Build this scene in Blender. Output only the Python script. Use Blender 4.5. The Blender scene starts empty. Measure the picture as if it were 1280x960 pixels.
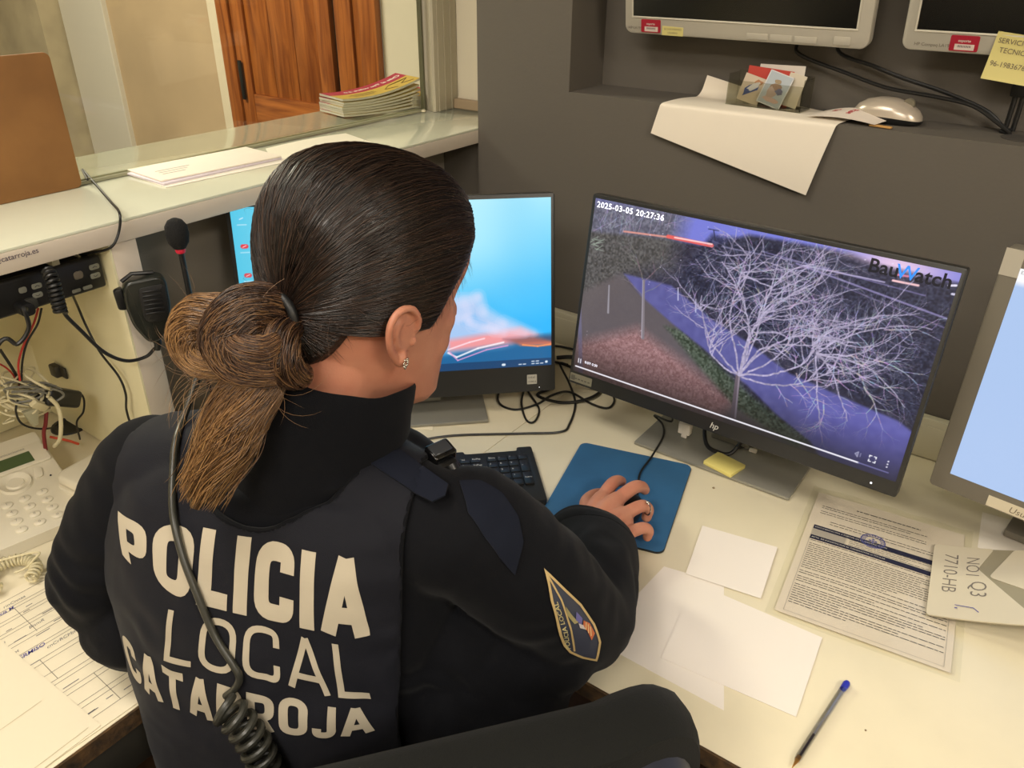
import bpy, bmesh, math, random
import numpy as np
from mathutils import Vector, Matrix, Euler, noise
from mathutils.bvhtree import BVHTree
from mathutils.geometry import tessellate_polygon
PI = math.pi
random.seed(7); rng = np.random.default_rng(7)
SC = bpy.context.scene
COL = SC.collection

# ------------------------------------------------------------------ camera
YAW, PITCH, ROLL, FPX, EYE, DESK = -.622978, .503817, -.009219, 996.0, 1.50, .74
def _rot():
    cy, sy, cp, sp, cr, sr = math.cos(YAW), math.sin(YAW), math.cos(PITCH), math.sin(PITCH), math.cos(ROLL), math.sin(ROLL)
    fwd = np.array([sy*cp, cy*cp, -sp]); rt = np.array([cy, -sy, 0.]); dn = np.cross(fwd, rt)
    return np.stack([cr*rt+sr*dn, -sr*rt+cr*dn, fwd], 1)
MC = _rot(); C0 = np.array([0, 0, EYE])
def ray(u, v): return MC @ np.array([(u-640)/FPX, (v-480)/FPX, 1.])
def at(u, v, d): return Vector(C0+ray(u, v)*d)
def onz(u, v, z=DESK): r = ray(u, v); return Vector(C0+r*((z-EYE)/r[2]))
def onx(u, v, x): r = ray(u, v); return Vector(C0+r*(x/r[0]))
def ony(u, v, y): r = ray(u, v); return Vector(C0+r*(y/r[1]))
def onplane(u, v, o, n):
    r = Vector(ray(u, v)); c = Vector(C0); return c+r*((Vector(o)-c).dot(n)/r.dot(n))
cam_d = bpy.data.cameras.new('camera'); cam = bpy.data.objects.new('camera', cam_d); COL.objects.link(cam)
cam_d.sensor_width = 36; cam_d.lens = 36*FPX/1280; cam_d.clip_start = .02
cam.matrix_world = Matrix([[MC[i][0], -MC[i][1], -MC[i][2], C0[i]] for i in range(3)]+[[0, 0, 0, 1]])
SC.camera = cam

# ------------------------------------------------------------------ materials
def lin(c):
    o = []
    for k in c[:3]:
        k /= 255.; o.append(k/12.92 if k <= .04045 else ((k+.055)/1.055)**2.4)
    return (*o, 1.)
MATS = {}
def mat(name, col, rough=.5, metal=0., spec=.5, bump=0., bscale=60., var=0., vscale=6., vcol=None, coat=0., sheen=0., sss=0., emit=0., stretch=None):
    if name in MATS: return MATS[name]
    m = bpy.data.materials.new(name); m.use_nodes = True; nt = m.node_tree; b = nt.nodes['Principled BSDF']
    b.inputs['Base Color'].default_value = lin(col); b.inputs['Roughness'].default_value = rough
    b.inputs['Metallic'].default_value = metal; b.inputs['Specular IOR Level'].default_value = spec
    b.inputs['Coat Weight'].default_value = coat; b.inputs['Coat Roughness'].default_value = .08
    if sheen: b.inputs['Sheen Weight'].default_value = sheen; b.inputs['Sheen Roughness'].default_value = .5
    if sss:
        b.inputs['Subsurface Weight'].default_value = sss; b.inputs['Subsurface Radius'].default_value = (1., .35, .2); b.inputs['Subsurface Scale'].default_value = .006
    if emit: b.inputs['Emission Color'].default_value = lin(col); b.inputs['Emission Strength'].default_value = emit
    if var or bump:
        tc = nt.nodes.new('ShaderNodeTexCoord'); src = tc.outputs['Object']
        if stretch:
            mp = nt.nodes.new('ShaderNodeMapping'); mp.inputs['Scale'].default_value = stretch; nt.links.new(src, mp.inputs['Vector']); src = mp.outputs['Vector']
    if var:
        n = nt.nodes.new('ShaderNodeTexNoise'); n.inputs['Scale'].default_value = vscale; n.inputs['Detail'].default_value = 5; nt.links.new(src, n.inputs['Vector'])
        r = nt.nodes.new('ShaderNodeMapRange'); r.inputs['From Min'].default_value = .3; r.inputs['From Max'].default_value = .7; nt.links.new(n.outputs['Fac'], r.inputs['Value'])
        x = nt.nodes.new('ShaderNodeMix'); x.data_type = 'RGBA'; x.inputs['A'].default_value = lin(col)
        x.inputs['B'].default_value = lin(vcol) if vcol else lin([k*(1-var) for k in col]); nt.links.new(r.outputs['Result'], x.inputs['Factor'])
        nt.links.new(x.outputs['Result'], b.inputs['Base Color'])
    if bump:
        n = nt.nodes.new('ShaderNodeTexNoise'); n.inputs['Scale'].default_value = bscale; n.inputs['Detail'].default_value = 4; nt.links.new(src, n.inputs['Vector'])
        bp = nt.nodes.new('ShaderNodeBump'); bp.inputs['Strength'].default_value = bump; bp.inputs['Distance'].default_value = .002
        nt.links.new(n.outputs['Fac'], bp.inputs['Height']); nt.links.new(bp.outputs['Normal'], b.inputs['Normal'])
    MATS[name] = m; return m
def clear_mat(name, tint, rough=.02, fac=.5, ior=1.5):
    m = bpy.data.materials.new(name); m.use_nodes = True; nt = m.node_tree; nt.nodes.clear()
    o = nt.nodes.new('ShaderNodeOutputMaterial'); t = nt.nodes.new('ShaderNodeBsdfTransparent'); t.inputs[0].default_value = lin(tint)
    g = nt.nodes.new('ShaderNodeBsdfGlossy'); g.inputs['Roughness'].default_value = rough
    f = nt.nodes.new('ShaderNodeLayerWeight'); f.inputs['Blend'].default_value = .5; mx = nt.nodes.new('ShaderNodeMixShader')
    pw = nt.nodes.new('ShaderNodeMath'); pw.operation = 'POWER'; pw.inputs[1].default_value = 4.
    ml = nt.nodes.new('ShaderNodeMath'); ml.operation = 'MULTIPLY_ADD'; ml.inputs[1].default_value = .7*fac; ml.inputs[2].default_value = .025*fac
    nt.links.new(f.outputs['Facing'], pw.inputs[0]); nt.links.new(pw.outputs[0], ml.inputs[0]); nt.links.new(ml.outputs[0], mx.inputs[0]); nt.links.new(t.outputs[0], mx.inputs[1]); nt.links.new(g.outputs[0], mx.inputs[2]); nt.links.new(mx.outputs[0], o.inputs[0])
    return m
def picture_mat(name, strength, gloss=True):
    m = bpy.data.materials.new(name); m.use_nodes = True; nt = m.node_tree; b = nt.nodes['Principled BSDF']
    a = nt.nodes.new('ShaderNodeAttribute'); a.attribute_name = 'picture'
    if strength:
        b.inputs['Base Color'].default_value = (.01, .01, .01, 1); b.inputs['Roughness'].default_value = .35
        nt.links.new(a.outputs['Color'], b.inputs['Emission Color']); b.inputs['Emission Strength'].default_value = strength
    else:
        nt.links.new(a.outputs['Color'], b.inputs['Base Color']); b.inputs['Roughness'].default_value = .45
    return m

# ------------------------------------------------------------------ object helpers
def link(name, me, m=None, parent=None, smooth=True):
    o = bpy.data.objects.new(name, me); COL.objects.link(o)
    if m is not None:
        for mm in (m if isinstance(m, (list, tuple)) else [m]): me.materials.append(mm)
    if parent is not None:
        o.parent = parent; o.matrix_parent_inverse = Matrix.Identity(4)
    if smooth and hasattr(me, 'polygons') and len(me.polygons):
        me.polygons.foreach_set('use_smooth', [True]*len(me.polygons))
        try: me.set_sharp_from_angle(angle=math.radians(38))
        except Exception: pass
    return o
def obj(name, bm, m, parent=None, world=False, smooth=True):
    """bm in the parent's local frame; world=True: bm given in world coordinates"""
    if world and parent is not None: bmesh.ops.transform(bm, matrix=parent.matrix_basis.inverted(), verts=bm.verts)
    me = bpy.data.meshes.new(name); bm.normal_update(); bm.to_mesh(me); bm.free()
    return link(name, me, m, parent, smooth)
def under(part, *kids):
    for k in kids: k.parent = part; k.matrix_parent_inverse = Matrix.Identity(4)
    return part
def tag(o, label, cat, group=None):
    o['label'] = label; o['category'] = cat
    if group: o['group'] = group
    return o
def thing(name, label, cat, loc=(0, 0, 0), rotz=0., group=None):
    o = bpy.data.objects.new(name, None); COL.objects.link(o); o.empty_display_size = .03
    o.matrix_basis = Matrix.Translation(Vector(loc)) @ Matrix.Rotation(rotz, 4, 'Z'); return tag(o, label, cat, group)
def solo(name, bm, m, label, cat, group=None, loc=None, smooth=True):
    """one-mesh thing, bm in world coordinates; origin moved to its base"""
    c = Vector(loc) if loc is not None else sum((v.co for v in bm.verts), Vector())/max(1, len(bm.verts))
    if loc is None: c.z = min(v.co.z for v in bm.verts)
    bmesh.ops.translate(bm, vec=-c, verts=bm.verts); o = obj(name, bm, m, None, smooth=smooth); o.location = c; return tag(o, label, cat, group)
def struct(name, bm, m, parent=None, smooth=False):
    o = obj(name, bm, m, parent, smooth=smooth)
    if parent is None: o['kind'] = 'structure'
    return o
def new(): return bmesh.new()
def box(bm, x0, x1, y0, y1, z0, z1, bev=0., seg=2, M=None):
    b2 = bmesh.new(); bmesh.ops.create_cube(b2, size=1)
    bmesh.ops.scale(b2, vec=(x1-x0, y1-y0, z1-z0), verts=b2.verts); bmesh.ops.translate(b2, vec=((x0+x1)/2, (y0+y1)/2, (z0+z1)/2), verts=b2.verts)
    if bev: bmesh.ops.bevel(b2, geom=b2.edges[:], offset=bev, segments=seg, profile=.5, affect='EDGES')
    return merge(bm, b2, M)
def merge(bm, b2, M=None):
    if M is not None: bmesh.ops.transform(b2, matrix=M, verts=b2.verts)
    me = bpy.data.meshes.new('t'); b2.to_mesh(me); b2.free(); bm.from_mesh(me); bpy.data.meshes.remove(me); return bm
def prism(bm, pts, z0, z1, bev=0., M=None, seg=2):
    b2 = bmesh.new(); vs = [b2.verts.new((x, y, z0)) for x, y in pts]; f = b2.faces.new(vs)
    if f.normal.z > 0 or sum(pts[i][0]*pts[(i+1) % len(pts)][1]-pts[(i+1) % len(pts)][0]*pts[i][1] for i in range(len(pts))) > 0: f.normal_flip()
    r = bmesh.ops.extrude_face_region(b2, geom=[f]); bmesh.ops.translate(b2, vec=(0, 0, z1-z0), verts=[e for e in r['geom'] if isinstance(e, bmesh.types.BMVert)])
    bmesh.ops.recalc_face_normals(b2, faces=b2.faces)
    if bev: bmesh.ops.bevel(b2, geom=[e for e in b2.edges if abs(e.verts[0].co.z-e.verts[1].co.z) < 1e-6], offset=bev, segments=seg, profile=.5, affect='EDGES')
    return merge(bm, b2, M)
def rrect(w, h, r, n=6, cx=0, cy=0):
    p = []
    for sx, sy, a0 in ((1, 1, 0), (-1, 1, 90), (-1, -1, 180), (1, -1, 270)):
        for i in range(n+1):
            a = math.radians(a0+90*i/n); p.append((cx+sx*(w/2-r)+r*math.cos(a), cy+sy*(h/2-r)+r*math.sin(a)))
    return p
def lathe(bm, prof, n=32, M=None):
    b2 = bmesh.new(); rings = []
    for r, z in prof:
        rings.append([b2.verts.new((r*math.cos(2*PI*i/n), r*math.sin(2*PI*i/n), z)) for i in range(n)] if r > 1e-6 else [b2.verts.new((0, 0, z))])
    for a, b in zip(rings, rings[1:]):
        for i in range(n):
            j = (i+1) % n; q = [a[i % len(a)], a[j % len(a)], b[j % len(b)], b[i % len(b)]]; q = list(dict.fromkeys(q))
            if len(q) > 2: b2.faces.new(q)
    bmesh.ops.recalc_face_normals(b2, faces=b2.faces); return merge(bm, b2, M)
def catmull(pts, n=8):
    P = [Vector(p) for p in pts]
    if len(P) < 3:
        return [P[0].lerp(P[-1], i/n) for i in range(n+1)]
    P = [2*P[0]-P[1]]+P+[2*P[-1]-P[-2]]; out = []
    for i in range(1, len(P)-2):
        for k in range(n):
            t = k/n; a, b, c, d = P[i-1:i+3]
            out.append(.5*((2*b)+(c-a)*t+(2*a-5*b+4*c-d)*t*t+(3*b-a-3*c+d)*t**3))
    out.append(P[-2]); return out
def sweep(bm, path, rad, n=10, cap=True, flat=1., up=None, M=None):
    """tube along path; rad number or list; flat squashes second axis"""
    P = [Vector(p) for p in path]; N = len(P); R = rad if hasattr(rad, '__len__') else [rad]*N
    if len(R) != N: R = list(np.interp(np.linspace(0, 1, N), np.linspace(0, 1, len(R)), R))
    b2 = bm if M is None else bmesh.new()
    t0 = (P[1]-P[0]).normalized(); u = Vector(up) if up is not None else (Vector((0, 0, 1)) if abs(t0.z) < .9 else Vector((1, 0, 0)))
    u = (u-t0*u.dot(t0)).normalized(); rings = []
    for i in range(N):
        t = (P[min(i+1, N-1)]-P[max(i-1, 0)])
        t = t.normalized() if t.length > 1e-9 else t0
        u = (u-t*u.dot(t)); u = u.normalized() if u.length > 1e-9 else t.orthogonal().normalized(); w = t.cross(u)
        rings.append([b2.verts.new(P[i]+(w*math.cos(2*PI*k/n)+u*flat*math.sin(2*PI*k/n))*R[i]) for k in range(n)])
    for a, b in zip(rings, rings[1:]):
        for k in range(n): b2.faces.new((a[k], a[(k+1) % n], b[(k+1) % n], b[k]))
    if cap: b2.faces.new(rings[0][::-1]); b2.faces.new(rings[-1])
    if M is not None: merge(bm, b2, M)
    return bm
def limb(bm, pts, rad, n=20, sub=6, flat=1., up=None):
    """smooth closed limb with round ends"""
    P = catmull(pts, sub); R = list(np.interp(np.linspace(0, len(pts)-1, len(P)), range(len(pts)), rad))
    a = (P[0]-P[1]).normalized(); b = (P[-1]-P[-2]).normalized(); r0, r1 = R[0], R[-1]
    pre = [P[0]+a*r0*math.sin(t) for t in (1.35, 1.1, .8, .4)]; pr = [r0*math.cos(t) for t in (1.35, 1.1, .8, .4)]
    post = [P[-1]+b*r1*math.sin(t) for t in (.4, .8, 1.1, 1.35)]; qr = [r1*math.cos(t) for t in (.4, .8, 1.1, 1.35)]
    return sweep(bm, pre+P+post, pr+R+qr, n=n, flat=flat, up=up)
def ball(bm, c, r, s=(1, 1, 1), M=None, seg=20):
    b2 = bmesh.new(); bmesh.ops.create_uvsphere(b2, u_segments=seg, v_segments=seg//2+2, radius=r); bmesh.ops.scale(b2, vec=s, verts=b2.verts)
    if M is not None: bmesh.ops.transform(b2, matrix=M, verts=b2.verts)
    bmesh.ops.translate(b2, vec=Vector(c), verts=b2.verts); return merge(bm, b2)
def coil(pts, r, turns, n=14, r2=None):
    """helix around a smooth path"""
    P = catmull(pts, 12); L = [0.]
    for a, b in zip(P, P[1:]): L.append(L[-1]+(b-a).length)
    N = int(turns*n); out = []; u = None
    for k in range(N+1):
        s = L[-1]*k/N; i = max(0, min(len(P)-2, int(np.searchsorted(L, s))-1)); f = (s-L[i])/max(1e-9, L[i+1]-L[i]); p = P[i].lerp(P[i+1], f); t = (P[i+1]-P[i]).normalized()
        if u is None: u = t.orthogonal().normalized()
        u = (u-t*u.dot(t)).normalized(); w = t.cross(u); a = 2*PI*k/n; rr = r if r2 is None else r+(r2-r)*k/N
        out.append(p+(u*math.cos(a)+w*math.sin(a))*rr)
    return out
def frame(o, x, y, z):
    return Matrix(((x[0], y[0], z[0], o[0]), (x[1], y[1], z[1], o[1]), (x[2], y[2], z[2], o[2]), (0, 0, 0, 1)))
def text_bm(s, size, off=0., ext=0., align='LEFT', shear=0., space=1.):
    c = bpy.data.curves.new('lettering', 'FONT'); c.body = s; c.size = size; c.offset = off; c.extrude = ext; c.align_x = align; c.shear = shear; c.space_character = space; c.resolution_u = 3
    o = bpy.data.objects.new('lettering', c); COL.objects.link(o); dg = bpy.context.evaluated_depsgraph_get(); me = bpy.data.meshes.new_from_object(o.evaluated_get(dg))
    bm = bmesh.new(); bm.from_mesh(me); bpy.data.meshes.remove(me); bpy.data.objects.remove(o); bpy.data.curves.remove(c); return bm
def text(bm, s, size, M, off=0., align='LEFT', shear=0., space=1.): return merge(bm, text_bm(s, size, off, 0., align, shear, space), M)
def evaluated(o):
    dg = bpy.context.evaluated_depsgraph_get(); dg.update(); return bpy.data.meshes.new_from_object(o.evaluated_get(dg))
def remesh(bm, vox, smooth=4, fac=.5):
    me = bpy.data.meshes.new('t'); bm.to_mesh(me); bm.free(); o = bpy.data.objects.new('t', me); COL.objects.link(o)
    r = o.modifiers.new('r', 'REMESH'); r.mode = 'VOXEL'; r.voxel_size = vox
    if smooth: s = o.modifiers.new('s', 'SMOOTH'); s.iterations = smooth; s.factor = fac
    m2 = evaluated(o); bpy.data.objects.remove(o); bpy.data.meshes.remove(me); b = bmesh.new(); b.from_mesh(m2); bpy.data.meshes.remove(m2); return b
def bvh_of(bm): return BVHTree.FromBMesh(bm)
def trim(bm, g):
    """keep the part where g(p)<0, pulling the cut edge onto g=0"""
    val = {v: g(v.co) for v in bm.verts}
    dead = [f for f in bm.faces if all(val[v] > 0 for v in f.verts)]
    bmesh.ops.delete(bm, geom=dead, context='FACES'); bmesh.ops.delete(bm, geom=[v for v in bm.verts if not v.link_faces], context='VERTS')
    e = 1e-4
    for v in bm.verts:
        k = val.get(v, -1)
        if k > 0:
            for _ in range(2):
                p = v.co; k = g(p); gr = Vector(((g(p+Vector((e, 0, 0)))-k)/e, (g(p+Vector((0, e, 0)))-k)/e, (g(p+Vector((0, 0, e)))-k)/e))
                if gr.length > 1e-6:
                    d = gr*(k/gr.length_squared)
                    if d.length > .012: d = d.normalized()*.012
                    v.co = p-d
    return bm
def thicken(bm, t):
    """shell of thickness t outwards (normals must point out)"""
    bm.normal_update(); base = list(bm.verts); nrm = {v: v.normal.copy() for v in base}; faces = list(bm.faces); edges = [e for e in bm.edges if e.is_boundary]
    top = {v: bm.verts.new(v.co+nrm[v]*t) for v in base}
    for f in faces: bm.faces.new([top[v] for v in f.verts])
    for e in edges:
        a, b = e.link_loops[0].vert, e.link_loops[0].link_loop_next.vert
        m1 = top[a]; m2 = top[b]; bm.faces.new((a, b, m2, m1))
    for f in faces: f.normal_flip()
    bmesh.ops.recalc_face_normals(bm, faces=bm.faces); return bm
def strip(bm, pts, hw, closed=False, place=None, across=3, step=.08):
    """flat ribbon along a 2D polyline, each vertex placed by place(x,y)"""
    P = [Vector((p[0], p[1])) for p in pts]
    if closed: P = P+[P[0]]
    Q = [P[0]]
    for a, b in zip(P, P[1:]):
        n = max(1, int((b-a).length/step))
        for i in range(1, n+1): Q.append(a.lerp(b, i/n))
    rows = []
    for i, p in enumerate(Q):
        if closed: t1 = Q[i]-Q[i-1] if i else Q[-1]-Q[-2]; t2 = Q[i+1]-Q[i] if i < len(Q)-1 else Q[1]-Q[0]
        else: t1 = Q[i]-Q[i-1] if i else Q[1]-Q[0]; t2 = Q[i+1]-Q[i] if i < len(Q)-1 else t1
        t1 = t1.normalized(); t2 = t2.normalized(); t = t1+t2; t = t.normalized() if t.length > 1e-6 else t1
        n = Vector((-t.y, t.x)); k = hw/max(.45, n.dot(Vector((-t1.y, t1.x))))
        rows.append([bm.verts.new(place(*(p+n*k*(1-2*j/across)))) for j in range(across+1)])
    for a, b in zip(rows, rows[1:]):
        for j in range(across):
            try: bm.faces.new((a[j], a[j+1], b[j+1], b[j]))
            except ValueError: pass
    return bm
def roundpoly(pts, r, n=6, closed=False):
    P = [Vector((p[0], p[1])) for p in pts]; out = []; N = len(P)
    for i in range(N):
        if not closed and i in (0, N-1): out.append(P[i]); continue
        a, b, c = P[i-1], P[i], P[(i+1) % N]; d1 = (a-b); d2 = (c-b); k = min(r, d1.length*.499, d2.length*.499); s = b+d1.normalized()*k; e = b+d2.normalized()*k
        for j in range(n+1):
            t = j/n; out.append(s*(1-t)**2+b*2*t*(1-t)+e*t*t)
    return out
def letter(ch, w, t, r=.26):
    i = t
    if ch == 'I': return [([(t, 0), (t, 1)], False)]
    if ch == 'L': return [([(t, 1), (t, i), (w, i)], False)]
    if ch == 'O': return [(roundpoly([(i, i), (w-i, i), (w-i, 1-i), (i, 1-i)], r, closed=True), True)]
    if ch == 'C': return [(roundpoly([(w-i, .66), (w-i, 1-i), (i, 1-i), (i, i), (w-i, i), (w-i, .34)], r), False)]
    if ch in 'PR':
        s = [([(t, 0), (t, 1)], False), (roundpoly([(t, 1-i), (w-i, 1-i), (w-i, .40), (t, .40)], r), False)]
        if ch == 'R': s.append(([(w*.48, .42), (w-t*.9, 0)], False))
        return s
    if ch == 'A': return [([(t*.9, 0), (w/2-t*.05, 1-t*.15)], False), ([(w-t*.9, 0), (w/2+t*.05, 1-t*.15)], False), ([(w*.22, .27), (w*.78, .27)], False)]
    if ch == 'T': return [([(0, 1-t), (w, 1-t)], False), ([(w/2, 1-t), (w/2, 0)], False)]
    if ch == 'J': return [(roundpoly([(w-i, 1), (w-i, i), (i, i), (i, .30)], r), False)]
    return []
# ------------------------------------------------------------------ room
m_wall = mat('charcoal_paint', (92, 86, 78), .75, bump=.15, bscale=180)
m_white = mat('white_paint', (214, 204, 182), .8, bump=.2, bscale=90, var=.04, vscale=3)
m_beige = mat('beige_plaster', (196, 170, 136), .8, bump=.25, bscale=30, var=.1, vscale=2)
m_floor = mat('brown_floor', (70, 46, 34), .6, var=.5, vscale=14, bump=.2)
m_desk = mat('desk_laminate', (224, 214, 186), .38, var=.035, vscale=9, bump=.03, bscale=200)
m_lam = mat('counter_laminate', (208, 196, 180), .42)
m_ctop = mat('glossy_counter_top', (220, 222, 200), .12, coat=.6, var=.03, vscale=4)
m_inner = mat('cream_panel', (232, 224, 186), .45)
m_alu = mat('pale_aluminium', (176, 168, 148), .4, metal=.25)
m_edge = mat('chipped_board_edge', (92, 66, 34), .9, var=.6, vscale=60, bump=1., bscale=90)
m_black = mat('black_plastic', (22, 22, 22), .38)
m_dark = mat('dark_rubber', (16, 16, 17), .5)
m_grey = mat('grey_plastic', (128, 126, 122), .4)
m_ink = mat('black_ink', (40, 38, 44), .8)
m_blueink = mat('blue_ink', (72, 70, 150), .8)
m_redink = mat('red_ink', (190, 50, 60), .8)
m_navyink = mat('navy_print', (30, 32, 62), .7)
m_paper = mat('white_paper', (232, 224, 210), .7)
m_paper2 = mat('warm_paper', (226, 216, 190), .7)
XW, YW = -1.06, 1.346      # counter face / left end of the grey wall; face of the grey wall
NX0, NX1, NZ0, NZ1, NY = -.841, .62, 1.2575, 1.92, 1.47
b = new(); box(b, -6.5, 2.2, -2.4, 3.15, -.1, 0); struct('floor', b, m_floor)
b = new(); box(b, -6.5, 2.2, -2.4, 3.15, 2.7, 2.8); struct('ceiling', b, m_white)
b = new()
box(b, XW, NX0, YW, 1.62, 0, 2.7); box(b, NX1, 2.2, YW, 1.62, 0, 2.7); box(b, NX0, NX1, YW, 1.62, 0, NZ0); box(b, NX0, NX1, YW, 1.62, NZ1, 2.7); box(b, NX0, NX1, NY, 1.62, NZ0, NZ1)
struct('wall_back', b, m_wall)
b = new(); box(b, 2.1, 2.2, -2.4, 1.346, 0, 2.7); struct('wall_right', b, m_white)
b = new(); box(b, -6.5, 2.2, -2.5, -2.4, 0, 2.7); struct('wall_front', b, m_white)
b = new(); box(b, -6.5, -6.4, -2.4, 2.6, 0, 2.7); struct('wall_left', b, m_white)
xd0 = ony(278, 0, 2.6).x; xd1 = ony(475, 0, 2.6).x
xb0 = ony(125, 0, 2.6).x
b = new(); box(b, xb0, xd0-.07, 2.6, 2.75, 0, 2.7); struct('wall_hall', b, m_beige)
b = new(); box(b, xd1, -1.3, 2.6, 2.75, 0, 2.7); box(b, xd0-.07, xd1, 2.6, 2.75, 2.12, 2.7); struct('wall_hall_right', b, m_white)
b = new(); box(b, -1.3, XW, 1.505, 2.75, 1.133, 2.7); struct('wall_end', b, m_white)
b = new(); box(b, -1.43, XW, 1.505, 2.75, 0, 1.133); box(b, -1.1645, XW, 1.356, 1.505, .741, 1.133); struct('wall_below_counter', b, m_wall)
b = new(); box(b, -1.25, XW-.001, 1.489, 1.5045, 1.1655, 1.187, .002); struct('trim_1', b, mat('brown_skirting', (158, 138, 112), .5))
# pilaster behind the glass; recess left of it with shade put into the grey
m_shade = mat('recess_shade_grey', (128, 124, 112), .85); m_olive = mat('olive_render', (188, 172, 142), .85, var=.15, vscale=5)
pr = ony(125, 0, 2.57).x; pl = ony(72, 0, 2.57).x
b = new(); box(b, pl, pr, 2.57, 3.05, 0, 2.7, .004); struct('wall_pilaster', b, mat('pilaster_paint', (210, 202, 188), .8, bump=.2, bscale=60))
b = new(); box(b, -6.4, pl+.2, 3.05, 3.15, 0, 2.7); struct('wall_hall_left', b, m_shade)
b = new(); ol = ony(44, 0, 2.45).x; box(b, -6.4, ol, 2.45, 3.05, 0, 2.7); struct('wall_hall_corner', b, m_olive)
# wooden double door of the hall
def wood(name, vert):
    m = bpy.data.materials.new(name); m.use_nodes = True; nt = m.node_tree; p = nt.nodes['Principled BSDF']; p.inputs['Roughness'].default_value = .38
    tc = nt.nodes.new('ShaderNodeTexCoord'); mp = nt.nodes.new('ShaderNodeMapping'); mp.inputs['Scale'].default_value = (9, 9, .7) if vert else (.9, 9, 12)
    n = nt.nodes.new('ShaderNodeTexNoise'); n.inputs['Scale'].default_value = 3; n.inputs['Detail'].default_value = 6; n.inputs['Distortion'].default_value = 1.1
    r = nt.nodes.new('ShaderNodeValToRGB'); r.color_ramp.elements[0].position = .3; r.color_ramp.elements[0].color = lin((112, 54, 20)); r.color_ramp.elements[1].position = .68; r.color_ramp.elements[1].color = lin((172, 100, 44))
    nt.links.new(tc.outputs['Object'], mp.inputs['Vector']); nt.links.new(mp.outputs['Vector'], n.inputs['Vector']); nt.links.new(n.outputs['Fac'], r.inputs['Fac']); nt.links.new(r.outputs['Color'], p.inputs['Base Color']); return m
wv, wh = wood('orange_wood', True), wood('orange_wood_rail', False)
droot = bpy.data.objects.new('door_1', None); COL.objects.link(droot); droot['kind'] = 'structure'; droot.location = ((xd0+xd1)/2, 2.58, 0)
zr1 = ony(340, 119, 2.6).z; zr0 = zr1-.20
xg = ony(419, 0, 2.6).x
def W(bm, name, m): return obj(name, bm, m, droot, world=True)
b = new(); box(b, xd0-.004, xd0+.085, 2.555, 2.6, 0, 2.1, .004); W(b, 'door_frame', wv)
def leaf(x0, x1, px):
    b = new(); box(b, x0, x0+px, 2.565, 2.6, .01, 2.1, .004); box(b, x1-px, x1, 2.565, 2.6, .01, 2.1, .004); lf = W(b, 'door_leaf', wv)
    b = new(); box(b, x0+px, x1-px, 2.566, 2.599, zr0, zr1, .004); box(b, x0+px, x1-px, 2.566, 2.599, 2.0, 2.1, .003); box(b, x0+px, x1-px, 2.566, 2.599, .02, .2, .003); W(b, 'door_rail', wh)
    n = max(1, round((x1-x0-2*px)/.15))
    b = new()
    for i in range(n):
        a = x0+px+(x1-x0-2*px)*i/n; c = x0+px+(x1-x0-2*px)*(i+1)/n
        box(b, a+.001, c-.001, 2.578, 2.596, .2, zr0, .003); box(b, a+.001, c-.001, 2.578, 2.596, zr1, 2.0, .003)
    W(b, 'door_panel', wv)
leaf(xd0+.09, xg-.012, .09)
b = new(); box(b, xg-.010, xg+.018, 2.59, 2.6, 0, 2.1); W(b, 'door_gap', mat('dark_gap', (30, 26, 20), .8))
leaf(xg+.02, xd1, .10)
hp = ony(303, 100, 2.555); b = new(); box(b, hp.x-.012, hp.x+.012, 2.548, 2.556, hp.z-.09, hp.z+.09, .003); W(b, 'lock_plate', m_black)
b = new(); box(b, xd0-.075, xd0-.006, 2.56, 2.6, 0, 2.15, .003); struct('trim_2', b, mat('door_casing', (216, 202, 176), .7))

# ------------------------------------------------------------------ counter, glass, post
ct = thing('reception_counter', 'long white reception counter with a glossy pale top, running up to the grey wall', 'counter', (-1.26, .45, 0))
b = new(); box(b, -1.46, XW, -.75, 1.503, 1.134, 1.1605, .0015); obj('counter_fascia', b, m_lam, ct, True)
b = new(); box(b, -1.4598, XW-.0008, -.7498, 1.5025, 1.1605, 1.165, .0012); obj('counter_top', b, m_ctop, ct, True)
b = new(); box(b, -1.4295, XW-.003, .529, .567, .741, 1.1335, .001); box(b, -1.43, -1.42, .03, .529, .741, 1.1335)
o = obj('upright_panel', b, m_lam, ct, True)
b = new(); box(b, -1.4190, XW-.0032, .5262, .529, .741, 1.1334); box(b, -1.42, -1.4190, .031, .5262, .741, 1.1334); obj('panel_lining', b, m_inner, ct, True)
b = new(); box(b, -1.46, -1.4301, -.75, .567, 0, 1.1335); obj('back_panel', b, m_inner, ct, True)
b = new(); box(b, -1.180, -1.165, .5675, 1.503, .7405, 1.1335); obj('dark_back_panel', b, mat('lightened_panel_grey', (124, 117, 106), .7), ct, True)  # grey lightened to make up for weak light under the counter
b = new(); box(b, -1.4295, XW-.003, -.75, -.715, .741, 1.1335, .001); obj('end_panel', b, m_lam, ct, True)
b = new(); T = Matrix.Translation
org = onx(0, 325, XW); tx = onx(2, 324.5, XW+.0004)
text(b, '@catarroja.es', .0098, frame((XW+.0006, onx(48, 313, XW).y, onx(48, 315.5, XW).z), (0, 1, 0), (0, 0, 1), (1, 0, 0)), off=.0001, align='RIGHT'); obj('lettering', b, mat('grey_lettering', (92, 82, 92), .6), ct, True, smooth=False)
m_glass = clear_mat('clear_pane', (250, 252, 244), .0, .9)
b = new(); box(b, -1.281, -1.275, -.74, 1.42, 1.172, 2.699); g = obj('window_1', b, m_glass, smooth=False); g['kind'] = 'structure'
b = new(); box(b, -1.288, -1.282, -.74, 1.418, 1.1655, 1.171, .001); box(b, -1.274, -1.269, -.74, 1.418, 1.1655, 1.171, .001); box(b, -1.282, -1.274, -.74, 1.418, 1.1655, 1.1675)
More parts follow.
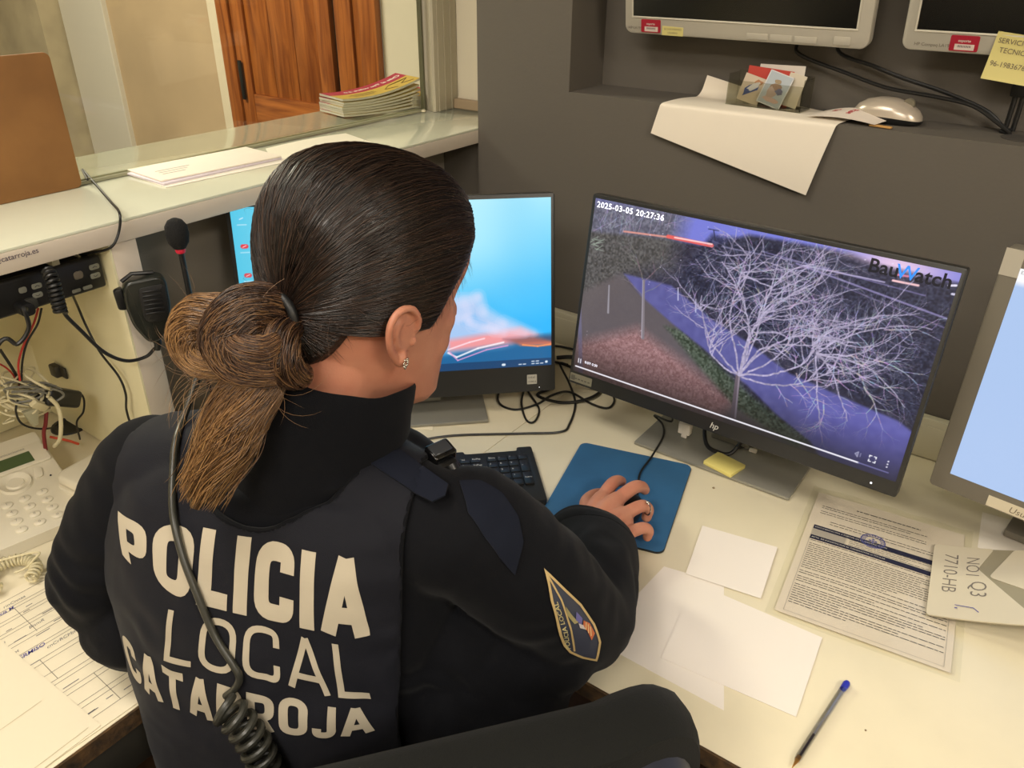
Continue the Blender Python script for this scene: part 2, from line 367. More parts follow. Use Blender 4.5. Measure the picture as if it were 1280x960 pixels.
struct('trim_3', b, mat('grey_channel', (150, 148, 122), .35))
b = new(); prism(b, [(-1.290, 1.436), (-1.247, 1.421), (-1.243, 1.425), (-1.243, 1.503), (-1.290, 1.503)], 1.1655, 2.698, .0015)
for k in range(3): box(b, -1.2430, -1.2415, 1.437+k*.022, 1.441+k*.022, 1.1655, 2.698)
struct('trim_4', b, m_alu)
b = new(); box(b, -1.2835, -1.2725, 1.419, 1.4255, 1.1655, 2.698, .001); struct('trim_5', b, mat('dark_gasket', (86, 84, 62), .6))
b = new(); ball(b, (-1.268, 1.410, 1.1675), .006, (1, 1, .5)); solo('screw_cap', b, mat('ivory_cap', (214, 204, 176), .4), 'tiny ivory cap at the foot of the glass beside the post', 'cap')

# ------------------------------------------------------------------ desks
def desk(name, label, x0, x1, y0, y1, legs, edge):
    r = thing(name, label, 'desk', ((x0+x1)/2, (y0+y1)/2, 0))
    b = new(); box(b, x0, x1, y0, y1, .715, .74, .0012)
    obj('desktop', b, m_desk, r, True)
    for x, y in legs:
        b = new(); box(b, x-.025, x+.025, y-.025, y+.025, 0, .715, .003); obj('leg', b, mat('grey_metal', (150, 150, 150), .4, metal=.6), r, True)
    b = new(); box(b, *edge); e = obj('worn_edge', b, m_edge, r, True, smooth=False); e['label'] = 'chipped brown chipboard edge'
    return r
dl = desk('desk', 'cream desk left of the officer, holding the telephone and handwritten forms', -1.4285, -.7008, -.75, 1.34, [(-1.38, -.7), (-.76, -.7), (-1.15, 1.28), (-.76, 1.28)], (-.7008, -.6975, -.75, .58, .7155, .7392))
dr = desk('desk', 'cream desk under the monitors, running along the dark grey wall', -.6999, 1.3, .585, 1.34, [(.9, .65), (.9, 1.28), (-.6, 1.28)], (-.699, 1.3, .5815, .585, .7155, .7392))
b = new(); box(b, -1.0, 1.28, 1.327, YW-.0005, .7405, .8145, .003); box(b, -1.0, 1.28, 1.3255, 1.3275, .746, .802, .001)
solo('cable_trunking', b, mat('ivory_trunking', (196, 190, 166), .4), 'ivory plastic cable trunking along the foot of the dark grey wall', 'trunking')
# ------------------------------------------------------------------ monitors
m_bez = mat('dark_bezel', (38, 38, 37), .4); m_sil = mat('silver_bezel', (184, 178, 164), .38, metal=.15); m_taupe = mat('taupe_bezel', (120, 114, 102), .42, metal=.15)
m_off = mat('switched_off_screen', (17, 17, 15), .22, spec=.5); m_stand = mat('brushed_metal', (150, 148, 138), .38, metal=.45, bump=.05, bscale=400, stretch=(1, 30, 1))
m_led = mat('white_led', (235, 240, 255), .4, emit=2.5); m_lcdw = mat('screen_white', (235, 238, 255), .4, emit=1.)
def panel_frame(c, yaw, tilt):
    r = Vector((math.cos(yaw), math.sin(yaw), 0)); n = Vector((math.sin(yaw), -math.cos(yaw), 0)); up = Vector((0, 0, 1))*math.cos(tilt)-n*math.sin(tilt); nn = r.cross(up)
    return frame(c, r, up, nn)
def picture(name, arr, w, h, x0, y0, z, M, m, parent):
    H, Wd, _ = arr.shape
    xs = np.linspace(x0, x0+w, Wd); ys = np.linspace(y0+h, y0, H); X, Y = np.meshgrid(xs, ys)
    co = np.stack([X, Y, np.full_like(X, z)], -1).reshape(-1, 3); idx = np.arange(H*Wd).reshape(H, Wd)
    q = np.stack([idx[1:, :-1], idx[1:, 1:], idx[:-1, 1:], idx[:-1, :-1]], -1).reshape(-1, 4)
    inv = parent.matrix_basis.inverted() @ M; R = np.array(inv)
    co = co @ R[:3, :3].T + R[:3, 3]
    me = bpy.data.meshes.new(name); me.vertices.add(len(co)); me.vertices.foreach_set('co', co.ravel()); me.loops.add(q.size); me.loops.foreach_set('vertex_index', q.ravel().astype(np.int32))
    me.polygons.add(len(q)); me.polygons.foreach_set('loop_start', np.arange(0, q.size, 4, dtype=np.int32)); me.update(calc_edges=True)
    a = me.color_attributes.new('picture', 'FLOAT_COLOR', 'POINT'); c = arr.reshape(-1, 3)/255.; c = np.where(c <= .04045, c/12.92, ((np.clip(c, 0, 1)+.055)/1.055)**2.4)
    a.data.foreach_set('color', np.concatenate([c, np.ones((len(c), 1))], 1).astype(np.float32).ravel())
    return link(name, me, m, parent, smooth=False)
# --- tiny raster toolkit (pictures shown on the screens)
def smooth_noise(h, w, cell, seed):
    g = np.random.default_rng(seed).random((h//cell+3, w//cell+3)); y = np.linspace(0, h/cell, h); x = np.linspace(0, w/cell, w); yi = y.astype(int); xi = x.astype(int); fy = (y-yi)[:, None]; fx = (x-xi)[None]
    fy = fy*fy*(3-2*fy); fx = fx*fx*(3-2*fx)
    return (g[yi][:, xi]*(1-fy)+g[yi+1][:, xi]*fy)*(1-fx)+(g[yi][:, xi+1]*(1-fy)+g[yi+1][:, xi+1]*fy)*fx
def blend(A, mask, col, k=1.): A[:] = A*(1-mask[..., None]*k)+np.array(col, float)*mask[..., None]*k
def seg(A, p, q, w0, w1, col, k=1.):
    H, Wd, _ = A.shape; x0, y0 = p; x1, y1 = q; pad = max(w0, w1)+2
    a, b, c, d = max(0, int(min(x0, x1)-pad)), min(Wd, int(max(x0, x1)+pad)+1), max(0, int(min(y0, y1)-pad)), min(H, int(max(y0, y1)+pad)+1)
    if a >= b or c >= d: return
    Y, X = np.mgrid[c:d, a:b]; dx, dy = x1-x0, y1-y0; L = dx*dx+dy*dy+1e-9; t = np.clip(((X-x0)*dx+(Y-y0)*dy)/L, 0, 1)
    D = np.hypot(X-x0-t*dx, Y-y0-t*dy); w = w0+(w1-w0)*t; m = np.clip(w+.5-D, 0, 1)*np.clip(w*2, 0, 1); blend(A[c:d, a:b], m, col, k)
def poly_mask(H, Wd, pts, soft=1.5):
    Y, X = np.mgrid[0:H, 0:Wd].astype(float); ins = np.zeros((H, Wd), bool); n = len(pts); dist = np.full((H, Wd), 1e9)
    for i in range(n):
        x0, y0 = pts[i]; x1, y1 = pts[(i+1) % n]
        c = ((y0 > Y) != (y1 > Y)) & (X < (x1-x0)*(Y-y0)/((y1-y0) if y1 != y0 else 1e-9)+x0); ins ^= c
        dx, dy = x1-x0, y1-y0; t = np.clip(((X-x0)*dx+(Y-y0)*dy)/(dx*dx+dy*dy+1e-9), 0, 1); dist = np.minimum(dist, np.hypot(X-x0-t*dx, Y-y0-t*dy))
    return np.clip(.5+np.where(ins, dist, -dist)/(2*soft), 0, 1)
def branch(A, x, y, ang, ln, w, col, depth, R, bend=.25, k=.9):
    n = max(2, int(ln/7)); 
    for i in range(n):
        ang += R.normal(0, bend*.45); nx, ny = x+math.cos(ang)*ln/n, y+math.sin(ang)*ln/n
        c = [v*R.uniform(.82, 1.1) for v in col]; seg(A, (x, y), (nx, ny), w, w*.93, c, k); x, y = nx, ny; w *= .95
        if depth and R.random() < .42: branch(A, x, y, ang+R.choice([-1, 1])*R.uniform(.4, 1.0), ln*R.uniform(.35, .6), w*.62, col, depth-1, R, bend, k)
    if depth: 
        for s in (-1, 1): branch(A, x, y, ang+s*R.uniform(.2, .6), ln*R.uniform(.55, .75), w*.7, col, depth-1, R, bend, k)

# --- right hand monitor: night camera view of the river bank
MR = panel_frame((-.356, 1.055, .999), -.025, .143); RW, RH = .539, .322
SX0, SY0, SW, SH = -.2635, -.138, .527, .2925
PW, PH = 620, 344
mon = thing('computer_monitor', 'slim black widescreen monitor showing a night camera view of a bare tree by a river', 'monitor', (-.37, 1.13, DESK))
b = new(); prism(b, rrect(RW, RH, .004, 3), -.018, 0, .0012, MR); box(b, -.19, .19, -.12, .11, -.045, -.017, .008, 3, MR); obj('housing', b, m_bez, mon, True)
def scr_uv(u, v):
    p = onplane(u, v, MR.translation, MR.col[2].to_3d()); q = MR.inverted() @ p; return ((q.x-SX0)/SW*PW, (SY0+SH-q.y)/SH*PH)
def Z8(x, y): return scr_uv(700+x*540/1280, 230+y*405/960)     # from the enlarged look at the screen
A = np.zeros((PH, PW, 3)); n1 = smooth_noise(PH, PW, 34, 1); n2 = smooth_noise(PH, PW, 9, 2); n3 = smooth_noise(PH, PW, 3, 3); n4 = np.random.default_rng(5).random((PH, PW))
A[:] = np.array((44, 44, 66)); A += (n1[..., None]-.5)*22+(n2[..., None]-.5)*26+(n3[..., None]-.5)*26
sky = poly_mask(PH, PW, [Z8(*p) for p in ((90, 30), (1220, 250), (1210, 300), (1010, 262), (860, 205), (700, 175), (560, 150), (450, 185), (330, 165), (90, 140))], 4)
blend(A, sky, (122, 128, 222), .95)
glow = np.exp(-(((np.mgrid[0:PH, 0:PW][1]-Z8(1000, 240)[0])/70)**2+((np.mgrid[0:PH, 0:PW][0]-Z8(1000, 240)[1])/24)**2)); blend(A, np.clip(glow, 0, 1), (240, 205, 230), .9)
leftv = poly_mask(PH, PW, [Z8(*p) for p in ((60, 30), (380, 60), (330, 240), (180, 290), (40, 420))], 22); blend(A, leftv, (92, 90, 84), .75)
A += leftv[..., None]*((n3[..., None]-.5)*48)
bank = poly_mask(PH, PW, [Z8(*p) for p in ((40, 330), (180, 265), (300, 370), (430, 500), (560, 640), (760, 800), (700, 860), (30, 560))], 7); blend(A, bank, (98, 90, 94), .9)
red = poly_mask(PH, PW, [Z8(*p) for p in ((50, 470), (230, 425), (360, 520), (520, 640), (470, 690), (300, 640), (40, 590))], 14); blend(A, red, (160, 116, 118), .85); A += (red*bank)[..., None]*((n3[..., None]-.5)*46+(n4[..., None]-.5)*26)
grs = poly_mask(PH, PW, [Z8(*p) for p in ((310, 420), (360, 430), (560, 620), (740, 760), (700, 780), (520, 660), (430, 560))], 5); blend(A, grs, (58, 76, 58), .75); A += grs[..., None]*(n3[..., None]-.5)*70
riv = poly_mask(PH, PW, [Z8(*p) for p in ((190, 265), (330, 300), (450, 400), (560, 470), (680, 560), (860, 640), (1000, 700), (1050, 740), (1010, 900), (800, 850), (740, 760), (640, 680), (560, 600), (430, 490), (330, 410), (240, 330))], 2.5)
blend(A, riv, (92, 92, 158), .95); low = poly_mask(PH, PW, [Z8(*p) for p in ((700, 600), (1060, 720), (1010, 900), (760, 800))], 25); blend(A, low*riv, (104, 102, 190), .6); A += riv[..., None]*((n2[..., None]-.5)*12)
far = poly_mask(PH, PW, [Z8(*p) for p in ((450, 150), (700, 180), (900, 230), (1190, 300), (1090, 560), (1050, 700), (860, 620), (640, 500), (470, 380), (350, 290), (380, 230))], 5)
blend(A, far*(1-riv), (36, 40, 66), .8); A += (far*(1-riv))[..., None]*((n3[..., None]-.5)*44)
R = np.random.default_rng(11)
for x0, y0, x1, y1, w, c in ((700, 235, 1150, 400, 1.4, (150, 140, 190)), (600, 200, 1080, 330, 1., (120, 112, 160)), (830, 300, 1150, 430, .9, (110, 100, 140)), (480, 185, 800, 250, 1.1, (128, 124, 160)), (720, 240, 960, 290, 1.2, (190, 180, 220))):
    seg(A, Z8(x0, y0), Z8(x1, y1), w, w, c, .8)
for x0, y0, x1, y1, w, c in ((190, 140, 330, 158, 1.6, (220, 150, 140)), (320, 155, 450, 182, 3.2, (236, 96, 92)), (340, 158, 450, 178, 1.3, (255, 215, 215)), (985, 285, 1060, 300, 1.6, (255, 205, 210)), (1000, 268, 1030, 273, 1.6, (225, 130, 160)), (455, 135, 460, 165, .9, (30, 34, 60)), (440, 133, 470, 138, .7, (30, 34, 60)), (1150, 300, 1172, 300, 1.6, (240, 235, 255)), (1160, 325, 1176, 328, 1.6, (225, 220, 245))):
    seg(A, Z8(x0, y0), Z8(x1, y1), w, w, c, .95)
for _ in range(26): x, y = Z8(R.uniform(240, 1150), R.uniform(120, 330)); seg(A, (x, y), (x+1, y), .6, .8, (235, 230, 255), R.uniform(.4, .9))
for _ in range(20): x, y = Z8(R.uniform(60, 560), R.uniform(420, 640)); seg(A, (x, y), (x+1, y), .4, .7, (225, 205, 215), R.uniform(.4, .9))
for x, y in ((350, 325), (402, 360)): seg(A, Z8(x, y-18), Z8(x, y+18), 1.1, 1.1, (215, 215, 245), .8)
for _ in range(26): x, y = Z8(R.uniform(95, 370), R.uniform(110, 150)); branch(A, x, y, -PI/2+R.normal(.2, .3), R.uniform(22, 44), .6, (176, 172, 200), 1, R, .25, .6)
# second tree, thin palms at the left
for p, a, l, w, d in (((248, 290), -2.0, 46, 1.1, 3), ((250, 290), -1.2, 46, 1.1, 3), ((246, 330), -2.6, 30, .8, 2), ((252, 320), -.5, 34, .8, 2)): x, y = Z8(*p); branch(A, x, y, a, l, w, (134, 128, 136), d, R, .3, .6)
seg(A, Z8(246, 455), Z8(249, 285), 2.9, 2., (128, 120, 128)); seg(A, Z8(242, 455), Z8(246, 285), .9, .7, (170, 164, 178)); seg(A, Z8(143, 380), Z8(146, 300), 2, 1.4, (150, 146, 156))
for k in range(9): x, y = Z8(80+R.uniform(0, 30), 170+R.uniform(-20, 30)); seg(A, (x, y), (x+R.uniform(8, 28), y-R.uniform(-6, 12)), .9, .4, (158, 172, 158), .8)
seg(A, Z8(56, 160), Z8(62, 560), 2.2, 5., (112, 112, 160), .5)
# the big bare tree
tc_ = (192, 182, 212)
seg(A, Z8(512, 700), Z8(528, 560), 5.5, 4.2, (104, 92, 104)); seg(A, Z8(519, 690), Z8(531, 565), 1.6, 1.2, (168, 156, 172), .7)
def grow(p, q, w0, w1, wob, twig, col, k=.85):
    P = [np.array(p, float)]; q = np.array(q, float); n = max(5, int(np.hypot(*(q-P[0]))/6)); side = np.array((-(q-P[0])[1], (q-P[0])[0])); side /= np.hypot(*side)+1e-9; c = R.uniform(-.22, .22)*np.hypot(*(q-P[0])); jit = np.cumsum(R.normal(0, wob, n+1)); jit -= np.linspace(0, jit[-1], n+1)
    for i in range(1, n+1):
        f = i/n; pt = np.array(p)*(1-f)+q*f+side*(c*math.sin(f*PI)+jit[i]); a0 = P[-1]; w = w0+(w1-w0)*f; kk = R.uniform(.8, 1.08); seg(A, a0, pt, w, w, [v*kk for v in col], k); P.append(pt)
        if f > .3 and R.random() < twig: d = pt-a0; branch(A, pt[0], pt[1], math.atan2(d[1], d[0])+R.choice([-1, 1])*R.uniform(.4, 1.2), R.uniform(10, 32), w*.62, col, 1, R, .3, k)
    return P
base_ = Z8(530, 565)
for q in ((420, 330), (480, 230), (560, 200), (640, 250), (740, 300), (820, 380), (880, 470), (820, 540), (430, 430), (700, 430), (600, 360), (760, 480)):
    P = grow(base_, Z8(*q), 1.7, .9, .9, .28, tc_)
    for _ in range(7):
        o = P[int(len(P)*R.uniform(.45, .98))]; t_ = (q[0]+R.normal(40, 120), q[1]+R.normal(-25, 85)); t_ = (min(1130, max(340, t_[0])), min(620, max(125, t_[1]))); Q = grow(o, Z8(*t_), 1.1, .5, .8, .42, tc_, .8)
        for _ in range(2): o2 = Q[int(len(Q)*R.uniform(.3, .95))]; grow(o2, o2+R.normal(0, 26, 2)+np.array((5, -4)), .7, .4, .6, .3, (178, 168, 200), .7)
for q in ((860, 560), (930, 600), (1020, 660), (780, 720), (850, 700), (1010, 440), (1100, 430), (960, 520)): grow(Z8(760, 500), Z8(*q), 1.4, .6, .9, .6, tc_)
for p, a in (((880, 560), .4), ((900, 600), .7), ((780, 640), 1.5), ((930, 520), -.1), ((960, 430), -.1), ((700, 560), 1.1)):
    x, y = Z8(*p); branch(A, x, y, a, 46, 1.1, (188, 180, 206), 3, R, .3, .85)
Yg = np.linspace(0, 1, PH)[:, None]; A *= (1-.62*np.clip((Yg-.74)/.26, 0, 1)**1.2)[..., None]      # the player's dark band behind its controls
seg(A, (PW*.008, PH*.965), (PW*.90, PH*.965), 1.3, 1.3, (248, 246, 255)); seg(A, (PW*.90, PH*.965), (PW*.975, PH*.965), 1., 1., (110, 108, 160))
for q in (.016, .024): seg(A, (PW*q, PH*.915), (PW*q, PH*.938), 1., 1., (240, 240, 250))
cx, cy = PW*.93, PH*.925
for dx, dy in ((-1, -1), (1, -1), (1, 1), (-1, 1)): seg(A, (cx+dx*2, cy+dy*5), (cx+dx*5, cy+dy*5), .8, .8, (250, 250, 255)); seg(A, (cx+dx*5, cy+dy*5), (cx+dx*5, cy+dy*2), .8, .8, (250, 250, 255))
for k in (-5, 0, 5): seg(A, (PW*.968, cy+k), (PW*.968, cy+k+.1), 1.2, 1.2, (250, 250, 255))
cx = PW*.893; seg(A, (cx-4, cy), (cx, cy-4), 1., 1., (150, 150, 180)); seg(A, (cx-4, cy), (cx, cy+4), 1., 1., (150, 150, 180)); seg(A, (cx, cy-4), (cx, cy+4), 1., 1., (150, 150, 180)); seg(A, (cx+4, cy-3), (cx+4, cy+3), .6, .6, (150, 150, 180))
m_pic = picture_mat('lit_picture', .80)
picture('screen', np.clip(A, 0, 255), SW, SH, SX0, SY0, .0006, MR, m_pic, mon)
b = new(); text(b, '2025-03-05 20:27:36', .0125, MR @ T((SX0+.004, SY0+SH-.013, .0009)), off=.0002, space=1.12); text(b, '0:07/ 0:30', .0062, MR @ T((SX0+.021, SY0+.0195, .0009))); obj('screen_lettering', b, m_lcdw, mon, True, False)
b = new(); text(b, 'Bau', .0255, MR @ T((SX0+SW-.107, SY0+SH-.0215, .0009)), off=.0005); obj('screen_logo', b, mat('screen_black', (14, 16, 34), .5), mon, True, False); b = new(); text(b, 'atch', .0255, MR @ T((SX0+SW-.0495, SY0+SH-.0215, .0009)), off=.0005, align='LEFT'); 
lw = obj('screen_logo', b, mat('screen_black', (14, 16, 34), .5), mon, True, False)
b = new(); text(b, 'W', .0255, MR @ T((SX0+SW-.0730, SY0+SH-.0215, .0009)), off=.0002); obj('screen_logo', b, mat('screen_blue', (36, 110, 205), .5, emit=.8), mon, True, False)
b = new(); text(b, 'hp', .014, MR @ T((-.008, -.1535, .0006)), shear=.25, off=.0001); obj('maker_logo', b, mat('pale_logo', (190, 188, 180), .4), mon, True, False)
b = new(); box(b, .2335, .2355, -.1525, -.1505, 0, .0007, M=MR); obj('power_light', b, m_led, mon, True)
b = new(); prism(b, rrect(.043, .0145, .001, 2, -.2455, -.1495), 0, .0006, M=MR); o = obj('asset_plate', b, mat('asset_plate', (140, 136, 118), .45, metal=.3), mon, True)
b = new()
for k in range(5): box(b, -.258+k*.0065, -.2535+k*.0065, -.152, -.1495, .0006, .0008, M=MR)
box(b, -.2655, -.2575, -.1545, -.1455, .0006, .0008, M=MR); under(o, obj('plate_print', b, mat('plate_print', (96, 92, 80), .5), mon, True, False))
b = new(); box(b, -.506, -.234, 1.069, 1.235, .7415, .7475, .0015); obj('stand_base', b, m_stand, mon, True)
b = new(); box(b, -.4055, -.335, 1.160, 1.185, .747, 1.05, .004); box(b, -.40, -.34, 1.105, 1.170, .97, 1.03, .004); obj('stand_neck', b, m_stand, mon, True)

# --- left all-in-one computer
ML = panel_frame((-.897, .918, .958), .774, .182); LW, LH = .541, .354
aio = thing('computer_monitor', 'black widescreen computer behind the officer\'s head, showing a bright cyan desktop picture', 'monitor', (-.93, .98, DESK), .774)
b = new(); prism(b, rrect(LW, LH, .004, 3), -.024, 0, .001, ML); box(b, -.21, .21, -.13, .13, -.05, -.023, .008, 3, ML); obj('housing', b, m_bez, aio, True)
LX0, LY0, LSW, LSH = -.2635, -.128, .527, .298
QW, QH = 480, 270
def lscr(u, v): p = onplane(u, v, ML.translation, ML.col[2].to_3d()); q = ML.inverted() @ p; return ((q.x-LX0)/LSW*QW, (LY0+LSH-q.y)/LSH*QH)
def Z7(x, y): return lscr(480+x*340/1280, 220+y*255/960)
Y, X = np.mgrid[0:QH, 0:QW].astype(float); Xn, Yn = X/QW, Y/QH
A = np.zeros((QH, QW, 3)); top = np.array((172, 232, 250.)); mid = np.array((30, 178, 250.)); t = np.clip((Yn*1.15+(Xn-.7)*.55), 0, 1)[..., None]; A[:] = top*(1-t)+mid*t
nn = smooth_noise(QH, QW, 60, 4); A += (nn[..., None]-.5)*24*np.array((1.4, .8, .3))
lft = np.clip(1-Xn*2.2, 0, 1); blend(A, lft, (60, 190, 225), .8)
brt = np.exp(-(((Xn-.72)/.22)**2+((Yn-.2)/.3)**2)); blend(A, brt, (178, 236, 252), .6)
sea = poly_mask(QH, QW, [Z7(*p) for p in ((-900, 860), (300, 830), (470, 780), (640, 765), (800, 740), (800, 1000), (-900, 1000))], 6); blend(A, sea, (16, 96, 150), .95)
pk = poly_mask(QH, QW, [Z7(*p) for p in ((340, 575), (440, 565), (480, 640), (620, 700), (720, 745), (560, 790), (300, 820), (100, 850), (60, 700))], 12); blend(A, pk, (206, 206, 240), .75)
p2 = poly_mask(QH, QW, [Z7(*p) for p in ((300, 770), (480, 740), (640, 710), (720, 745), (600, 785), (300, 825))], 5); blend(A, p2, (250, 150, 150), .9)
p3 = poly_mask(QH, QW, [Z7(*p) for p in ((600, 770), (700, 755), (800, 775), (800, 792), (640, 795))], 3); blend(A, p3, (255, 130, 90), .9)
p4 = poly_mask(QH, QW, [Z7(*p) for p in ((560, 765), (720, 745), (800, 745), (800, 778), (620, 790))], 4); blend(A, p4, (90, 70, 90), .55)
bl = poly_mask(QH, QW, [Z7(*p) for p in ((370, 690), (420, 660), (470, 690), (420, 715))], 7); blend(A, bl, (40, 160, 240), .8)
for pts in (((340, 585), (440, 568), (470, 640), (560, 690), (700, 735)), ((380, 600), (400, 680), (520, 720), (660, 740)), ((300, 640), (420, 700), (560, 735))):
    for w_ in (14, 9, 5):
        for p, q in zip(pts, pts[1:]): seg(A, Z7(*p), Z7(*q), w_, w_*.6, (232, 226, 250), .14)
for pts, w, c in ((((300, 830), (340, 850), (440, 808), (560, 780)), 1.4, (255, 250, 255)), (((305, 825), (345, 865), (480, 815), (580, 795)), 1., (236, 160, 214)), (((300, 815), (400, 780), (470, 762)), 1.2, (255, 225, 235)), (((650, 792), (720, 798), (800, 786)), 1.4, (255, 150, 90))):
    for p, q in zip(pts, pts[1:]): seg(A, Z7(*p), Z7(*q), w, w, c, .85)
A[QH-13:] = A[QH-13:]*.25+np.array((12, 54, 96))*.75
for x, c in ((.500, (60, 180, 220)), (.540, (240, 244, 250)), (.46, (230, 190, 90))): seg(A, (QW*x, QH-6.5), (QW*x+1, QH-6.5), 3, 3, c)
for x in (.885, .90, .93, .945, .96): seg(A, (QW*x, QH-5), (QW*x+4, QH-5), .7, .7, (235, 240, 250))
for x in (.93, .945): seg(A, (QW*x, QH-9), (QW*x+4, QH-9), .7, .7, (235, 240, 250))
seg(A, (QW*.83, QH-6), (QW*.835, QH-6), 2, 2, (225, 235, 245)); seg(A, (QW*.98, QH-7), (QW*.981, QH-7), 2., 2., (225, 235, 245))
for yy, c in ((.06, (90, 200, 235)), (.21, (226, 48, 64)), (.37, (222, 66, 80)), (.53, (240, 240, 240)), (.69, (210, 200, 90))):
    seg(A, (12, QH*yy), (17, QH*yy), 3.2, 3.2, c); seg(A, (12, QH*yy+1), (17, QH*yy-1), .6, .6, (255, 255, 255), .8); seg(A, (8, QH*yy+9), (21, QH*yy+9), .6, .6, (240, 248, 255), .7)
picture('screen', np.clip(A, 0, 255), LSW, LSH, LX0, LY0, .0006, ML, m_pic, aio)
b = new(); prism(b, rrect(.018, .018, .0008, 2, .2275, -.1535), 0, .0006, M=ML); bdg = obj('processor_badge', b, mat('badge_silver', (188, 186, 176), .4, metal=.2), aio, True)
b = new(); text(b, 'intel', .0075, ML @ T((.2205, -.1515, .0009))); text(b, 'CORE i5', .004, ML @ T((.2205, -.159, .0009)), off=.0001); under(bdg, obj('badge_print', b, mat('badge_print', (110, 108, 100), .5), aio, True, False))
b = new(); box(b, .2405, .2415, -.1700, -.1690, 0, .0006, M=ML); obj('power_light', b, m_led, aio, True)
nL = Vector((math.sin(.774), -math.cos(.774), 0)); rL = Vector((math.cos(.774), math.sin(.774), 0))
p_fr = Vector((-.752, .975, DESK)); fr = frame(p_fr, rL, -nL, Vector((0, 0, 1)))
b = new(); box(b, -.235, 0, 0, .155, .0015, .0075, .0015, M=fr); obj('stand_base', b, m_stand, aio, True)
b = new(); box(b, -.155, -.08, .078, .098, .0075, .30, .003, M=fr); obj('stand_neck', b, m_stand, aio, True)

# --- third monitor, cropped by the right edge of the picture
M3 = panel_frame((.14, 1.087, 1.004), -.138, .045); W3, H3 = .40, .35
m3 = thing('computer_monitor', 'thick grey framed monitor at the right end showing a plain pale blue screen', 'monitor', (.15, 1.16, DESK), -.138)
b = new(); prism(b, rrect(W3, H3, .006, 4), -.03, 0, .002, M3)
box(b, -.15, .15, -.13, .12, -.07, -.029, .012, 3, M3); obj('housing', b, m_taupe, m3, True)
b = new(); box(b, -.1995, -.178, .140, .1745, 0, .0008, M=M3); obj('corner_mark', b, m_sil, m3, True)
A = np.zeros((40, 50, 3)); A[:] = np.array((172, 198, 238)); A[:3] = (250, 250, 252); A[20:] = A[20:]*.98+np.array((190, 196, 240))*.02
picture('screen', A, .356, .300, -.178, -.147, .0006, M3, picture_mat('pale_screen', .80), m3)
b = new(); text(b, 'Explotacion  Documentos  Ayuda', .006, M3 @ T((-.176, .1465, .0009))); obj('screen_lettering', b, mat('screen_grey', (120, 124, 134), .5), m3, True, False)
b = new(); box(b, -.125, .12, -.1725, -.1565, 0, .0007, M=M3); lb = obj('paper_label', b, mat('label_tape', (206, 196, 172), .6), m3, True)
b = new(); text(b, 'Usuario: PT44018 -', .0125, M3 @ T((-.098, -.1695, .0009)), shear=.2); under(lb, obj('handwriting', b, mat('pencil', (112, 100, 84), .8), m3, True, False))
b = new(); box(b, -.11, .11, .06, .17, .0015, .014, .003, M=frame((.15, 1.10, DESK), (math.cos(-.138), math.sin(-.138), 0), (-math.sin(-.138), math.cos(-.138), 0), (0, 0, 1)))
box(b, -.04, .04, .105, .13, .013, .30, .004, M=frame((.15, 1.10, DESK), (math.cos(-.138), math.sin(-.138), 0), (-math.sin(-.138), math.cos(-.138), 0), (0, 0, 1))); obj('stand', b, m_taupe, m3, True)

# --- two silver monitors hanging in the niche
def wall_mon(cx, zb, label, model, note):
    yf = 1.395; Wm, Hm = .425, .345; tl = -.16
    up = Vector((0, -math.sin(-tl), math.cos(tl))); c = Vector((cx, yf, zb))+up*Hm/2; M = panel_frame(c, 0, tl)
    r = thing('wall_monitor', label, 'monitor', (cx, NY-.002, zb+.1), 0, None)
    b = new(); prism(b, rrect(Wm, Hm, .014, 5), -.022, 0, .004, M); box(b, -.14, .14, -.12, .12, -.038, -.02, .006, 3, M); box(b, cx-.05, cx+.05, yf+.0, NY-.001, zb+.12, zb+.22); obj('housing', b, m_sil, r, True)
    b = new(); x0, x1, y0, y1 = -Wm/2+.018, Wm/2-.022, -Hm/2+.030, Hm/2-.018
    for a in ((x0-.003, x0, y0, y1), (x1, x1+.003, y0, y1), (x0-.003, x1+.003, y0-.003, y0), (x0-.003, x1+.003, y1, y1+.003)): box(b, *a, 0, .0015, .0006, 1, M)
    obj('inner_rim', b, mat('bright_rim', (206, 200, 184), .35), r, True)
    b = new(); box(b, x0, x1, y0, y1, 0, .0006, M=M); obj('screen', b, m_off, r, True)
    yb = -Hm/2
    for k in range(3): b = new(); prism(b, rrect(.036, .0095, .001, 2, .035+k*.040, yb+.009), 0, .0012, .0003, M); obj('control_button', b, m_sil, r, True)
    b = new(); prism(b, rrect(.026, .0125, .002, 2, .172, yb+.011), 0, .0014, .0003, M); obj('power_button', b, m_sil, r, True)
    b = new(); text(b, model, .0065, M @ T((-Wm/2+.008 if note == 0 else -Wm/2+.018, yb+.008, .0006))); obj('model_lettering', b, mat('grey_print', (120, 112, 100), .5), r, True, False)
    sx = -Wm/2+.0345 if note == 0 else -Wm/2+.067
    b = new(); prism(b, rrect(.038, .0215, .002, 3, sx+.018, yb+.0145), 0, .0008, M=M); st = obj('asset_sticker', b, mat('crimson_sticker', (158, 20, 44), .45), r, True); st['label'] = 'crimson and white asset sticker'
    b = new(); box(b, sx+.006, sx+.032, yb+.0055, yb+.0135, .0008, .0010, M=M); text(b, 'soporte', .0052, M @ T((sx+.0095, yb+.0165, .0010)), off=.0001); under(st, obj('sticker_field', b, mat('sticker_field', (206, 190, 180), .5), r, True, False))
    b = new()
    for k in range(12): box(b, sx+.010+k*.0015, sx+.0107+k*.0015, yb+.009, yb+.012, .0010, .0011, M=M)
    under(st, obj('barcode', b, m_ink, r, True, False))
    return M, yb, Wm, r
pA = ony(781, 41, 1.395); pB = ony(1125, 62, 1.395)
